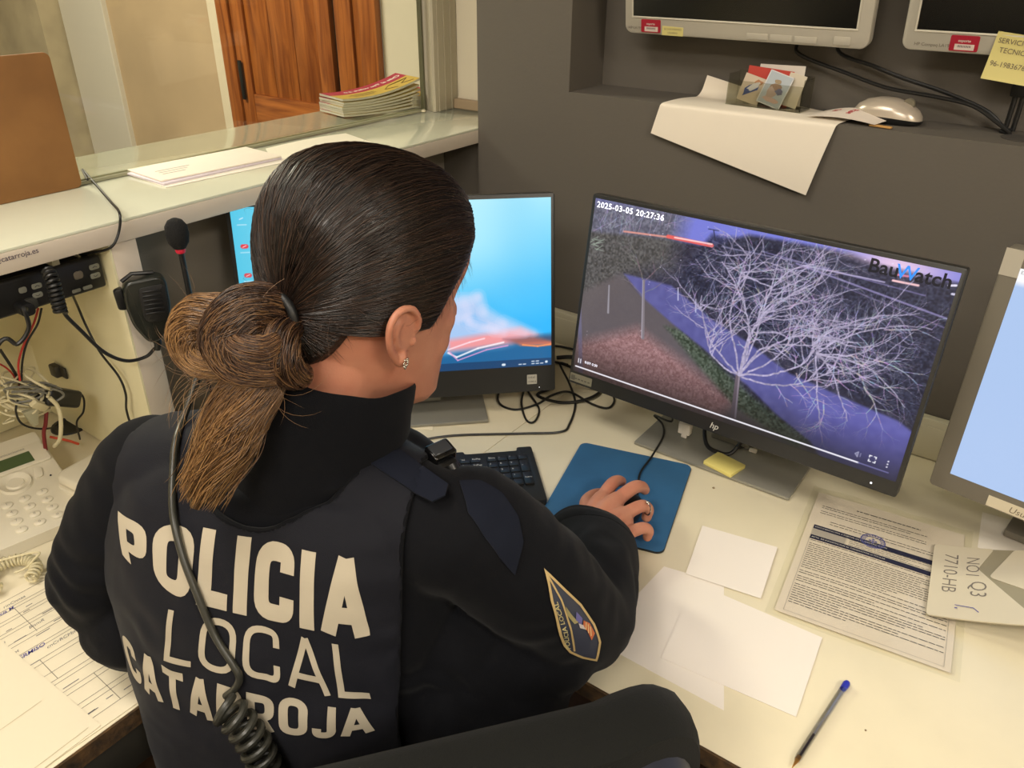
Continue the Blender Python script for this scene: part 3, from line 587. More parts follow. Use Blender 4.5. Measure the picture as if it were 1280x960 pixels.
M4, yb, Wm, r4 = wall_mon(pA.x+.2125, pA.z, 'silver framed wall monitor above the hanging white sheet, yellow strip beside its red sticker', 'HP LA1956x', 0)
b = new(); prism(b, [(-.138, -.1715), (-.098, -.1715), (-.0975, -.1575), (-.1375, -.1565)], 0, .0008, M=M4); s1 = solo('sticky_note', b, mat('yellow_note', (206, 194, 124), .6), 'narrow yellow handwritten strip stuck on the frame of the left wall monitor', 'sticky note')
b = new(); text(b, 'SE DAR PERMISO', .0045, M4 @ T((-.134, -.1625, .001))); text(b, 'USUARIO', .0045, M4 @ T((-.127, -.1685, .001))); obj('handwriting', b, mat('pencil', (112, 100, 84), .8), s1, True, smooth=False)
M5, yb, Wm, r5 = wall_mon(pB.x+.2125, pB.z, 'silver framed wall monitor at the top right, a square yellow note hanging off its frame', 'HP Compaq LA1956x', 1)
def sheetm(bm, f, nx, ny, flip=False):
    vs = [[bm.verts.new(f(i/nx, j/ny)) for i in range(nx+1)] for j in range(ny+1)]
    for j in range(ny):
        for i in range(nx):
            q = (vs[j][i], vs[j][i+1], vs[j+1][i+1], vs[j+1][i]); bm.faces.new(q[::-1] if flip else q)
    return bm
def sheet(f, nx, ny, t=.0004):
    """curved sheet with real thickness"""
    bm = new(); sheetm(bm, f, nx, ny); thicken(bm, t); return bm
sn = frame(M5.translation, M5.col[0].to_3d(), M5.col[1].to_3d(), M5.col[2].to_3d()) @ Matrix.Translation((-.088, -.1405, 0)) @ Matrix.Rotation(-.10, 4, 'Z')
b = sheet(lambda a, c: sn @ Vector((a*.072, -.06+c*.062-.0, .001+.012*(1-c)**2)), 8, 8)
s2 = solo('sticky_note', b, mat('yellow_note', (206, 194, 124), .6), 'square yellow note with handwriting hanging from the top right wall monitor', 'sticky note')
b = new()
for s_, yy in (('SERVICIO', -.012), ('  TECNICO', -.024), ('96-1983676', -.042)):
    t2 = text_bm(s_, .0095, .0); 
    for v in t2.verts: v.co = sn @ Vector((v.co.x+.004, v.co.y+yy, .0022+.012*(-(v.co.y+yy-.002)/.062)**2))
    merge(b, t2)
h = obj('handwriting', b, mat('pencil', (112, 100, 84), .8), s2, True, smooth=False)
# ------------------------------------------------------------------ things on the counter
EY, EX, EZ = Vector((0, 1, 0)), Vector((1, 0, 0)), Vector((0, 0, 1))
b = new(); prism(b, rrect(.80, .1945, .009, 5), -.0035, .0035, .0006, frame((-1.2635, .607-.40, 1.1655+.0973), (0, 1, 0), (0, 0, 1), (1, 0, 0)))
solo('fibreboard_panel', b, mat('brown_fibreboard', (150, 106, 58), .75, var=.22, vscale=9, bump=.1, vcol=(128, 88, 46)), 'brown fibreboard sheet with a rounded corner standing on the counter against the glass', 'board')
def env(cx, cy, rz, z, w, h, t, name, label, m, grp=None):
    M = Matrix.Translation((cx, cy, z)) @ Matrix.Rotation(rz, 4, 'Z'); b = new(); prism(b, rrect(w, h, .0008, 1), 0, t, .0002, M); return solo(name, b, m, label, 'envelope' if 'env' in name else 'paper', grp)
e1 = env(-1.205, .802, 1.50, 1.1652, .232, .120, .0012, 'envelope', 'lowest white envelope of the pile on the counter left of the officer\'s hair', m_paper)
e2 = env(-1.216, .800, 1.545, 1.1668, .228, .110, .0030, 'envelope', 'middle white envelope of the pile on the counter, lilac shaded edge', mat('lilac_paper', (216, 206, 214), .7))
e3 = env(-1.219, .803, 1.50, 1.1702, .225, .108, .0022, 'envelope', 'topmost white envelope of the pile on the counter, faint printed lines', mat('cream_envelope', (232, 222, 206), .7))
b = new()
for k in range(3): box(b, -.09, -.05+.01*k, -.02+k*.012, -.018+k*.012, 0, .0002, M=Matrix.Translation((-1.219, .803, 1.1726)) @ Matrix.Rotation(1.5, 4, 'Z'))
obj('printed_lines', b, mat('faint_print', (176, 166, 160), .7), e3, True)
b = new(); q_ = [onz(u, v, 1.1656) for u, v in ((340, 200), (332, 186), (432, 167), (500, 190))]
f_ = lambda a, c: q_[0].lerp(q_[3], a).lerp(q_[1].lerp(q_[2], a), c)+Vector((0, 0, .003*math.sin(a*3)*math.sin(c*5)**2))
b = sheet(f_, 14, 16); solo('paper_sheet', b, mat('white_sheet', (222, 216, 196), .7), 'crumpled white sheet on the counter partly hidden by the officer\'s head', 'paper')
def booklet(k, x, y, rz, z, L, bend, lab, lift=.0):
    Wd, Tk = .099, .0046
    r = thing('leaflet', lab, 'leaflet', (x, y, z), rz, 'leaflets stacked behind the glass')
    f = lambda a, c: Vector(((a-.5)*Wd, (c-.5)*L, bend*(2*c-1)**2+lift*c*c))
    b = new(); n = 14; lo = [[b.verts.new(f(i/4, j/n)) for i in range(5)] for j in range(n+1)]; hi = [[b.verts.new(f(i/4, j/n)+Vector((0, 0, Tk))) for i in range(5)] for j in range(n+1)]
    for j in range(n):
        for i in range(4): b.faces.new((lo[j][i], lo[j+1][i], lo[j+1][i+1], lo[j][i+1])); b.faces.new((hi[j][i], hi[j][i+1], hi[j+1][i+1], hi[j+1][i]))
        b.faces.new((lo[j][0], hi[j][0], hi[j+1][0], lo[j+1][0])); b.faces.new((lo[j][4], lo[j+1][4], hi[j+1][4], hi[j][4]))
    for i in range(4): b.faces.new((lo[0][i], lo[0][i+1], hi[0][i+1], hi[0][i])); b.faces.new((lo[n][i+1], lo[n][i], hi[n][i], hi[n][i+1]))
    obj('pages', b, mat('page_block', (222, 212, 202), .7, var=.25, vscale=3, stretch=(1, 1, 900)), r)
    for nm, a0, a1, m in (('yellow_cover', .46, 1., mat('leaflet_yellow', (206, 172, 78), .5)), ('crimson_cover', 0, .46, mat('leaflet_crimson', (176, 34, 70), .45))):
        b = new(); sheetm(b, lambda a, c: f(a0+(a1-a0)*a, c)+Vector((0, 0, Tk+.0002)), 4, 14); obj(nm, b, m, r)
    return r, f
base = 1.1655
for k in range(6):
    booklet(k, -1.375+random.uniform(-.002, .002), 1.352+random.uniform(-.002, .002), -.20+random.uniform(-.02, .02), base+k*.0051, .205, .0035, 'leaflet in the left hand stack behind the glass, beneath the crimson and yellow cover', .0036*k)
r_, f = booklet(9, -1.375, 1.354, -.22, base+6*.0051+.001, .205, .004, 'topmost leaflet of the left stack behind the glass', .026)
r_['label'] = 'topmost crimson and yellow leaflet of the left stack behind the glass'; del r_['group']
b = new()
for s_, yy, sz in (('Chile al Teu voltre 2.0', .0, .0165),):
    t2 = text_bm(s_, sz, .0006)
    for v in t2.verts: X_, Y_ = v.co.x, v.co.y; v.co = f(.30+Y_/.099*-1+0, .97-X_/.205*1.0)+Vector((0, 0, .0051))
    merge(b, t2)
obj('cover_title', b, mat('title_white', (240, 226, 220), .5), r_)
b = new()
for a0, a1, c0, c1 in ((.62, .66, .2, .5), (.72, .75, .15, .5), (.80, .83, .2, .45)):
    sheetm(b, lambda a, c: f(a0+(a1-a0)*a, c0+(c1-c0)*c)+Vector((0, 0, .0050)), 1, 6)
for p, q in (((.60, .95), (.78, .82)), ((.78, .82), (.90, .95)), ((.6, .95), (.60, .70)), ((.60, .70), (.78, .60)), ((.78, .6), (.9, .74))):
    sweep(b, [f(*p)+Vector((0, 0, .005)), f(*q)+Vector((0, 0, .005))], .0008, 4)
obj('cover_drawing', b, mat('cover_brown', (120, 92, 50), .6), r_)
for k in range(5):
    rr_, _ = booklet(k, -1.352+random.uniform(-.002, .002), 1.515-.04+random.uniform(-.002, .002)+.0, -.08+random.uniform(-.02, .02), base+k*.0051+.0*k, .10, .004, 'leaflet in the right hand stack behind the glass')
rr_['label'] = 'topmost leaflet of the right hand stack behind the glass, by the grey post'; del rr_['group']

# cable over the counter edge
m_cable = mat('black_cable', (20, 20, 20), .42)
def cable(name, pts, r, label, m=None, sub=10, n=8, cat='cable'):
    b = new(); sweep(b, catmull(pts, sub), r, n); return solo(name, b, m or m_cable, label, cat)
zt = 1.1695
cable('cable', [(-1.256, .615, 1.176), onz(103, 212, 1.172), onz(114, 224, zt), onz(128, 240, zt), onz(140, 254, zt), onx(150, 269, XW+.006)+Vector((0, 0, .003)), onx(149, 288, XW+.006), onx(140, 308, XW+.003), onx(120, 315, XW-.02), onx(90, 317, XW-.06), (-1.20, .5, 1.117)], .0018, 'thin black cable running off the counter top and over its edge by the radio')

# ------------------------------------------------------------------ radio under the counter
rad = thing('two_way_radio', 'black two way radio control unit with grey keys mounted under the counter', 'radio', (-1.16, .40, 1.07))
xr = -1.085; y1r, z1r = onx(125, 320, xr).y, 1.117; z0r = 1.070; y0r = .31
b = new(); box(b, -1.24, xr-.012, y0r+.006, y1r-.006, z0r+.004, z1r-.003, .002); box(b, xr-.013, xr, y0r, y1r, z0r, z1r, .004, 3); obj('housing', b, m_black, rad, True)
FR = frame((xr, y1r, z0r), (0, -1, 0), (0, 0, 1), (-1, 0, 0)); FR = Matrix(((0, 0, 1, xr+.0002), (-1, 0, 0, y1r), (0, 1, 0, z0r), (0, 0, 0, 1)))
m_key = mat('grey_key', (124, 124, 112), .5)
def key(nm, x, z, w, h, m=m_key, t=.0016):
    b = new(); prism(b, rrect(w, h, min(w, h)*.35, 3, 0, 0), 0, t, .0004, FR @ T((x, z, 0))); return obj(nm, b, m, rad, True)
# x counts leftwards from the right end
for x in (.012, .0135): pass
key('key', .012, .033, .014, .0075); key('key', .0135, .0205, .014, .0075); key('key', .028, .0075, .013, .005); key('key', .044, .0075, .012, .005); key('key', .069, .0075, .014, .005); key('key', .092, .030, .013, .0072); key('key', .094, .018, .013, .0072); key('key', .110, .030, .010, .008)
key('display', .036, .028, .013, .011, mat('small_display', (104, 96, 84), .4)); key('knob', .106, .010, .016, .016, mat('grey_knob', (50, 50, 46), .5), .006); key('socket_plug', .118, .009, .018, .016, m_dark, .02)
b = new()
for x, z, d in ((.012, .033, 1), (.0135, .0205, -1), (.092, .030, 1), (.094, .018, -1)):
    sweep(b, [FR @ Vector((x-.003, z-.0008*d, .0018)), FR @ Vector((x, z+.001*d, .0018)), FR @ Vector((x+.003, z-.0008*d, .0018))], .0004, 4)
obj('key_mark', b, m_ink, rad, True)
b = new(); box(b, -1.20, xr-.02, y1r-.02, y1r-.017, z1r-.006, 1.1335); obj('mounting_bracket', b, mat('pale_bracket', (214, 208, 176), .4), rad, True); b = new(); box(b, -1.20, xr-.02, y0r+.02, y0r+.023, z1r-.006, 1.1335); obj('mounting_bracket', b, mat('pale_bracket', (214, 208, 176), .4), rad, True); b = new()
box(b, -1.115, xr-.006, y1r-.062, y1r-.052, z1r-.001, 1.128, .001); obj('label_plate', b, mat('pale_bracket', (214, 208, 176), .4), rad, True)
# hand microphone hanging on the upright panel
hm = thing('hand_microphone', 'black hand microphone with grille, clipped to the white upright under the counter', 'microphone', (-1.045, .548, .99))
dn = Vector((.90, -.43, .0)).normalized(); rt = Vector((.43, .90, 0)).normalized(); upm = (EZ+rt*.05).normalized()
mc_ = onx(187, 385, -1.030); MM = frame(mc_, rt, upm, dn)
out = [(-.024, .046), (.016, .049), (.026, .042), (.0275, .0), (.020, -.028), (.007, -.047), (-.006, -.049), (-.012, -.044), (-.026, -.018), (-.031, .012), (-.0305, .036)]
b = new(); prism(b, roundpoly(out, .010, 4, True), -.014, .013, .004, MM, 3); obj('housing', b, mat('worn_black_plastic', (30, 32, 28), .3), hm, True)
b = new(); prism(b, roundpoly([(-.012, .036), (.020, .038), (.0235, .034), (.0235, -.004), (.016, -.016), (-.002, -.018), (-.010, -.010)], .006, 3, True), .0128, .0150, .001, MM)
for k in range(6): box(b, -.0075, .018, .0285-k*.0065, .0315-k*.0065, .0150, .0168, .0006, 1, MM)
obj('grille', b, m_dark, hm, True)
b = new(); prism(b, roundpoly([(-.043, .034), (-.031, .038), (-.029, .004), (-.040, .006)], .004, 3, True), -.006, .006, .002, MM); sweep(b, [MM @ Vector((.012, .05, -.004)), MM @ Vector((-.016, .054, 0)), MM @ Vector((-.030, .045, 0))], .003, 8); obj('push_button', b, m_black, hm, True)
b = new(); sweep(b, [MM @ Vector(p) for p in ((.001, -.046, 0), (.003, -.056, 0), (.001, -.066, 0))], [.0075, .0055, .004], 12); obj('strain_relief', b, m_black, hm, True)
b = new(); box(b, -.012, .012, -.01, .024, -.022, -.013, .001, 1, MM); obj('belt_clip', b, m_black, hm, True)
mb_ = MM @ Vector((.001, -.064, 0)); cp = [onx(60, 338, -1.062), onx(66, 352, -1.05), onx(71, 372, -1.045), onx(76, 391, -1.045)]
b = new(); sweep(b, coil(cp, .0068, 11, 12), .0026, 7)
sweep(b, catmull([cp[-1]+Vector((0, .004, .004)), onx(83, 395, -1.045), onx(100, 412, -1.045), onx(130, 440, -1.045), onx(158, 451, -1.045), onx(182, 446, -1.042), onx(193, 436, -1.035), mb_], 8), .0026, 8)
solo('coiled_cord', b, m_cable, 'black coiled cord hanging from the radio and looping to the hand microphone', 'cord')
cable('cable', [onx(88, 362, -1.12), ony(98, 385, .515), ony(108, 408, .515), ony(125, 440, .515), ony(148, 470, .515), ony(157, 492, .515), ony(158, 512, .515), ony(164, 532, .515), ony(172, 550, .515)], .0018, 'thin black cable hanging down in front of the cream panel below the radio')
cable('cable', [FR @ Vector((.118, .009, .018)), onx(30, 386, -1.05), onx(36, 410, -1.05), onx(22, 430, -1.055), onx(0, 428, -1.06), (-1.07, .30, .98)], .0028, 'grey black cable loop plugged into the front of the radio')
for c, (px, rr, lab) in enumerate((([(48, 385), (42, 405), (30, 430), (23, 455), (25, 476)], .0016, 'red wire hanging from the radio into the cable tangle'), ([(52, 385), (47, 405), (34, 428), (28, 452), (27, 476)], .0016, 'dark wire beside the red wire hanging into the cable tangle'), ([(0, 437), (10, 452), (18, 465), (25, 480)], .0022, 'thick dark cable coming in from the left edge into the tangle'), ([(0, 455), (8, 460), (16, 468), (24, 482)], .0013, 'thin red wire coming in from the left edge into the tangle'))):
    cable('wire', [onx(u, v, -1.19-.01*c) for u, v in px], rr, lab, mat('red_wire', (176, 44, 34), .5) if 'red wire' in lab[:9] or 'thin red' in lab else m_cable)
# tangle of cables, adapter, connector
m_cc = mat('cream_cable', (206, 196, 160), .5)
tc = onx(30, 490, -1.21); b = new(); R = random.Random(3)
for k in range(15):
    a0 = R.uniform(0, 6); rx, rz_, ry = R.uniform(.014, .036), R.uniform(.012, .026), R.uniform(.012, .032)
    c0 = tc+Vector((R.uniform(-.015, .015), R.uniform(-.02, .02), R.uniform(-.018, .018))); nn_ = R.uniform(.5, 1.5)
    sweep(b, catmull([c0+Vector((rx*math.cos(a0+t*1.1*nn_)*.6, ry*math.cos(a0*1.3+t*1.25), rz_*math.sin(a0+t*.95*nn_))) for t in range(7)], 7), R.choice([.0014, .0018, .0022]), 6)
solo('cable_bundle', b, m_cc, 'tangled bundle of cream cables tied up above the desk telephone', 'cables')
b = new()
for k in range(6):
    a0 = R.uniform(0, 6); c0 = tc+Vector((.012+R.uniform(-.01, .01), R.uniform(-.01, .03), R.uniform(-.012, .018)))
    sweep(b, catmull([c0+Vector((.010*math.cos(a0+t), .024*math.cos(a0+t*1.2), .016*math.sin(a0+t))) for t in range(6)], 7), .0018, 6)
solo('cable_bundle', b, mat('grey_cable', (112, 110, 100), .45), 'grey looped cables wound through the cream cable tangle', 'cables')
pb0, pb1 = onx(50, 494, -1.20), onx(92, 498, -1.215)
d_ = (pb1-pb0); L_ = d_.length; FB = frame((pb0+pb1)/2, d_.normalized(), d_.cross(Vector((1, 0, .2))).normalized(), d_.normalized().cross(d_.cross(Vector((1, 0, .2))).normalized()))
b = new(); box(b, -L_/2, L_/2, -.014, .014, -.019, .019, .006, 3, FB); solo('power_adapter', b, m_black, 'black power adapter brick lodged in the cable tangle', 'adapter')
cable('cable', [pb1, onx(100, 492, -1.22), onx(105, 500, -1.22), onx(104, 515, -1.22), onx(96, 528, -1.23), (-1.27, .5, .752)], .0016, 'thin black lead curling from the power adapter down to the desk')
cable('cable', [onx(22, 500, -1.2), onx(20, 515, -1.2), onx(28, 530, -1.2), onx(50, 536, -1.21), onx(80, 533, -1.22)], .0016, 'thin black lead sagging beneath the cable tangle')
cable('cable', [onx(62, 497, -1.18), onx(72, 508, -1.18), onx(76, 525, -1.18), onx(75, 548, -1.185), onx(68, 558, -1.2)], .0032, 'cream cable arching from the tangle down behind the telephone', m_cc)
cable('cable', [onx(58, 515, -1.2), onx(57, 530, -1.2), onx(55, 545, -1.21), (-1.23, .425, .745)], .003, 'dark red cable dropping from the tangle behind the telephone', mat('dark_red_cable', (122, 30, 34), .5))
cable('wire', [onz(62, 546, .765), onz(72, 548, .76), onz(86, 551, .757), onz(98, 555, .755)], .0022, 'short orange red wire end lying behind the telephone', mat('orange_red_wire', (206, 78, 50), .5))
b = new(); M_ = frame(onx(49, 507, -1.185), (-.35, .6, -.7), (.3, .75, .6), (.9, 0, -.4)); box(b, -.016, .016, -.006, .006, -.004, .004, .0015, 2, M_); solo('terminal_block', b, m_cc, 'cream terminal block hanging under the cable tangle', 'connector')
b = new(); M_ = frame(onx(40, 520, -1.19), (0, 1, 0), (0, 0, 1), (1, 0, 0)); prism(b, [(-.011, .012), (.011, .012), (.004, -.016), (-.004, -.016)], -.005, .005, .002, M_); solo('cable_connector', b, mat('grey_green_plastic', (160, 156, 128), .5), 'tapered grey connector hanging under the cable tangle', 'connector')
b = new(); gm = onz(88, 532, DESK+.001); lathe(b, [(.0, .0005), (.024, .0005), (.026, .003), (.031, .003), (.032, 0), (0, 0)], 28, T((gm.x, gm.y, DESK))); solo('cable_grommet', b, m_dark, 'round black cable grommet in the desk behind the telephone', 'grommet')
pc = onx(76, 463, -1.4185); b = new(); M_ = frame(pc+Vector((.003, 0, 0)), (0, 1, .1), (0, -.1, 1), (1, 0, 0))
pc2 = ony(76, 463, .5245); M_ = frame(pc2, (-1, 0, 0), (0, 0, 1), (0, -1, 0)) ; b = new()
box(b, -.022, -.006, -.009, .011, 0, .004, .001, 1, M_); box(b, -.006, .016, -.010, .012, 0, .012, .003, 2, M_); solo('cable_clip', b, mat('dark_clip', (62, 58, 48), .5), 'small dark cable clip stuck on the cream panel above the adapter', 'clip', loc=pc2)

# ------------------------------------------------------------------ telephone
m_tel = mat('ivory_plastic', (222, 214, 192), .35)
fr_, bk_ = Vector((-1.052, .402, 0)), Vector((-1.268, .438, 0)); ax = (bk_-fr_).normalized(); rx_ = Vector((-ax.y, ax.x, 0))*-1
cen = (fr_+bk_)/2-rx_*.095; ang = math.atan2(rx_.y, rx_.x)
tel = thing('desk_telephone', 'ivory desk telephone with a small green display and round keys, handset on its left', 'telephone', (cen.x, cen.y, DESK+.0008), ang)
L2 = (bk_-fr_).length/2
def wz(y): return .018+(y+L2)/(2*L2)*.042
b = new(); pr_ = [(-L2, 0), (L2, 0), (L2, .060), (-L2+.0, .018)]
prism(b, [(y, z) for y, z in pr_], -.095, .095, .004, Matrix(((0, 0, 1, 0), (1, 0, 0, 0), (0, 1, 0, 0), (0, 0, 0, 1))), 3); obj('base', b, m_tel, tel)
sl = math.atan2(.042, 2*L2); TS = Matrix.Translation((0, -L2, .018)) @ Matrix.Rotation(sl, 4, 'X')   # frame lying on the sloped face, y upwards
b = new(); prism(b, rrect(.122, .050, .004, 3, .030, .168), .0005, .004, .0012, TS); obj('display_surround', b, m_tel, tel)
b = new(); prism(b, rrect(.082, .026, .001, 2, .028, .163), .0041, .0046, M=TS); obj('display', b, mat('green_display', (74, 92, 58), .3), tel)
b = new(); text(b, 'Elite telecomunicaciones', .0078, TS @ T((-.012, .183, .0042)), off=.0001); obj('brand_lettering', b, mat('tel_print', (150, 144, 128), .6), tel, smooth=False)
b = new(); lathe(b, [(0, .003), (.011, .0035), (.013, .001), (.0135, .0015), (.0215, .0045), (.0235, .0005), (0, .0)], 30, TS @ T((.030, .118, 0))); obj('navigation_ring', b, m_tel, tel)
for x, y, a in ((-.004, .112, 1.0), (.064, .124, -1.0)):
    b = new(); prism(b, roundpoly([(-.006, -.014), (.006, -.010), (.006, .010), (-.006, .014)], .004, 3, True), 0, .003, .001, TS @ T((x, y, 0)) @ Matrix.Rotation(.2*a, 4, 'Z')); obj('function_key', b, m_tel, tel)
ks = 'abc'; chars = ['1', '2', '3', '4', '5', '6', '7', '8', '9', '*', '0', '#']; bt = new()
for i in range(12):
    cx_, cy_ = .006+(i % 3)*.024, .080-(i//3)*.0195
    b = new(); lathe(b, [(0, .0032), (.006, .003), (.0078, .0018), (.0082, 0)], 20, TS @ T((cx_, cy_, 0)) @ Matrix.Diagonal((1, .82, 1, 1))); obj('key', b, m_tel, tel)
    text(bt, chars[i], .0068, TS @ T((cx_-.0018, cy_-.0024, .0035)))
obj('key_print', bt, mat('tel_print', (150, 144, 128), .6), tel, smooth=False)
b = new(); ball(b, (0, 0, 0), .0015, M=None); bmesh.ops.transform(b, matrix=TS @ T((.076, .108, .001)), verts=b.verts); obj('status_light', b, m_ink, tel)
hs = [(-.068, -L2-.012, .034), (-.068, -L2+.02, .050), (-.068, 0, .064), (-.068, L2-.03, .078), (-.068, L2-.002, .074)]
b = new(); limb(b, hs, [.022, .022, .020, .022, .023], 18, 6, .62, up=(0, 0, 1)); ball(b, (-.068, -L2+.008, .034), .024, (1, 1, .75)); ball(b, (-.068, L2-.022, .062), .024, (1, 1, .6)); b = remesh(b, .0018, 6); hs_ = obj('handset', b, m_tel, tel)
hb = tel.matrix_basis @ Vector((-.055, -L2-.028, .026))
cpts = [onz(45, 690, .775), onz(42, 700, .765), onz(32, 710, .755), onz(18, 716, .752)]
b = new(); sweep(b, catmull([hb]+cpts, 8), .0016, 7); c_ = onz(14, 720, .752)
ring = [c_+Vector((.030*math.cos(a), .030*math.sin(a), .001+.0008*a)) for a in np.linspace(.4, 5.4, 8)]
sweep(b, coil(ring, .0072, 26, 10), .0018, 6); solo('coiled_cord', b, m_cc, 'cream coiled handset cord curled on the desk below the telephone', 'cord')
# white rounded box beside the telephone
bc = onz(122, 590, .79); M_ = Matrix.Translation((bc.x-.01, bc.y+.0, DESK+.0006)) @ Matrix.Rotation(.12, 4, 'Z')
rb = thing('junction_box', 'ivory rounded plastic box on the desk between the telephone and the officer\'s shoulder', 'box', M_.translation)
b = new(); prism(b, rrect(.088, .088, .02, 5), 0, .034, .003, M_, 3); obj('base', b, m_tel, rb, True)
b = new(); prism(b, rrect(.084, .084, .02, 5), .0350, .052, .007, M_, 3); obj('lid', b, m_tel, rb, True)

# ------------------------------------------------------------------ papers on the left desk
def page(name, label, cx, cy, rz, w, h, z, m, cat='paper', r=.0006, t=.0005):
    M = Matrix.Translation((cx, cy, z)) @ Matrix.Rotation(rz, 4, 'Z'); b = new(); prism(b, rrect(w, h, r, 1), 0, t, M=M); o = solo(name, b, m, label, cat); return o, M
c1 = onz(170, 886); c2 = onz(120, 917)
# form: right edge seen from (60,700) to (165,880)
fo, FM = page('printed_form', 'printed form with handwritten entries lying on the left desk beside the officer\'s elbow', -.855, .200, 1.54, .215, .30, DESK+.0008, m_paper2, 'form')
fo.location.z = DESK+.0008
def on(M, t): return lambda x, y: M @ Vector((x, y, t))
b = new(); P_ = on(FM, .0008)
def ln(x0, y0, x1, y1, w=.0004): strip(b, [(x0, y0), (x1, y1)], w, place=P_, across=1, step=.5)
ys = [.135, .118, .112, .098, .092, .076, .070, .052, .045, .026, .020, .0, -.008, -.03, -.045, -.052, -.07, -.078, -.10, -.108, -.13]
for y in ys: ln(-.10, y, .10, y)
ln(-.10, -.13, -.10, .135); ln(.10, -.13, .10, .135)
for x, ya, yb_ in ((-.03, .135, .10), (.04, .112, .05), (-.05, .06, 0), (.02, 0, -.045), (-.02, -.052, -.1), (.05, -.07, -.13)): ln(x, ya, x, yb_)
obj('form_lines', b, mat('form_grey', (128, 122, 108), .7), fo, True, False)
b = new(); R = random.Random(5)
for k, y in enumerate((.122, .105, .080, .060, .033, .010)):
    for s_ in range(R.randint(2, 3)):
        word = ''.join(R.choice('aeionrstlcmuABCMRT') for _ in range(R.randint(5, 10)))
        text(b, word, .0075, FM @ T((-.095+s_*.062+R.uniform(0, .01), y, .0009)), shear=.3)
for k in range(60): x, y = -.09+R.random()*.18, -.125+R.random()*.25; w_ = R.uniform(.006, .02); box(b, x, x+w_, y, y+.0012, .0008, .0009, M=FM) if R.random() < .5 else None
obj('handwriting', b, mat('grey_script', (110, 108, 110), .7), fo, True, False)
b = new()
for s_, x, y, z_ in (('R.O. 17042', -.06, .085, .009), ('PERMISO', .0, .018, .009), ('firmado', -.05, -.022, .009), ('Garcia M.', .01, .112, .008)):
    text(b, s_, z_, FM @ T((x, y, .001)), shear=.35, off=.00005)
obj('blue_handwriting', b, m_blueink, fo, True, False)
f2, M2_ = page('paper_sheet', 'large blank cream sheet with faint fold lines at the desk\'s bottom left corner', -.893, .058, 1.60, .30, .38, DESK+.0022, m_paper2)
f2.location.z = DESK+.0018
b = new(); P_ = on(M2_, .0008)
for x0, y0, x1, y1 in ((-.14, -.185, .14, -.182), (-.12, -.11, .13, -.105), (-.145, -.02, .1, -.015)): ln(x0, y0, x1, y1, .0003)
obj('faint_lines', b, mat('faint_line', (190, 180, 150), .7), f2, True, False)
# under-desk steel beam seen at the bottom left corner
b = new(); box(b, -.735, -.7005, -.745, .50, .655, .7145, .002); solo('desk_beam', b, mat('dark_beam', (58, 56, 50), .5, metal=.3), 'dark steel beam under the edge of the left desk', 'beam')
# gooseneck microphone
gx, gy = -1.0, .592; gh = onx(222, 295, gx)
gk = thing('gooseneck_microphone', 'slim desk microphone with black foam head and red ring on a gooseneck', 'microphone', (gx, gh.y, DESK+.0005))
b = new(); lathe(b, [(0, .02), (.02, .02), (.032, .012), (.034, 0), (0, 0)], 28); obj('base', b, m_black, gk)
H_ = gh.z-DESK; b = new(); sweep(b, catmull([(0, 0, .015), (.002, 0, H_*.3), (-.001, .001, H_*.6), (0, 0, H_-.022)], 10), .0038, 10); obj('gooseneck', b, m_dark, gk)
b = new(); lathe(b, [(0, H_-.0245), (.0062, H_-.0245), (.0072, H_-.021), (.006, H_-.018), (0, H_-.018)], 20); obj('light_ring', b, mat('red_ring', (206, 30, 60), .4), gk)
b = new(); lathe(b, [(0, H_-.0185), (.008, H_-.018), (.0135, H_-.010), (.0158, H_+.003), (.0148, H_+.014), (.010, H_+.0215), (.004, H_+.0245), (0, H_+.025)], 28)
obj('foam_windscreen', b, mat('black_foam', (14, 14, 14), .95, bump=.8, bscale=500), gk)
# ------------------------------------------------------------------ niche shelf
ZS = NZ0
e_ = Vector((.977, -.212)); p_ = Vector((.212, .977)); BL = Vector((-.658, -.056))
def bend(x, s):
    """sheet coordinate s: <0 hangs down in front of the wall, >0 lies on the shelf, then curls up the back"""
    r = .007
    if s < -r:
        k = -s-r; return Vector((x, YW-.0035-r*.3-.010*math.sin(min(1, k/.12)*2.2)*.7, ZS-k-.002))
    if s < r: t = (s+r)/(2*r)*PI/2; return Vector((x, YW-.0035+r*(1-math.cos(t))*.9-.002*(1-t), ZS+.0012-.0036*(1-math.sin(t))))
    d = s-r; L1 = .088
    if d < L1: return Vector((x, YW+.003+d, ZS+.0012+.002*math.sin(d/L1*PI)))
    t = d-L1; return Vector((x, YW+.003+L1+.018*math.sin(min(1.5, t/.018)), ZS+.0012+.018*(1-math.cos(min(1.5, t/.018)))+max(0, t-.027)*.9))
def fs(a, c): q = BL+e_*(.297*a)+p_*(.205*c); return bend(q.x, q.y)
b = sheet(fs, 40, 50); solo('paper_sheet', b, mat('bright_sheet', (228, 218, 202), .65), 'large white sheet hanging over the front edge of the grey wall\'s shelf', 'paper')
m_clear = clear_mat('clear_acrylic', (236, 236, 230), .05, 1.2)
hx0, hx1, hy0 = -.546, -.413, 1.385
ch = thing('card_holder', 'clear plastic card holder full of picture cards standing on the hanging sheet', 'card holder', ((hx0+hx1)/2, hy0+.02, ZS+.004), -.05)
z0 = 0
b = new(); w = .066; box(b, -w, w, -.022, -.0200, 0, .040); box(b, -w, w, .0200, .022, 0, .052); box(b, -w, -w+.0018, -.020, .020, .002, .050); box(b, w-.0018, w, -.020, .020, .002, .050); box(b, -w, w, -.022, .022, 0, .002); obj('tray', b, m_clear, ch, smooth=False)
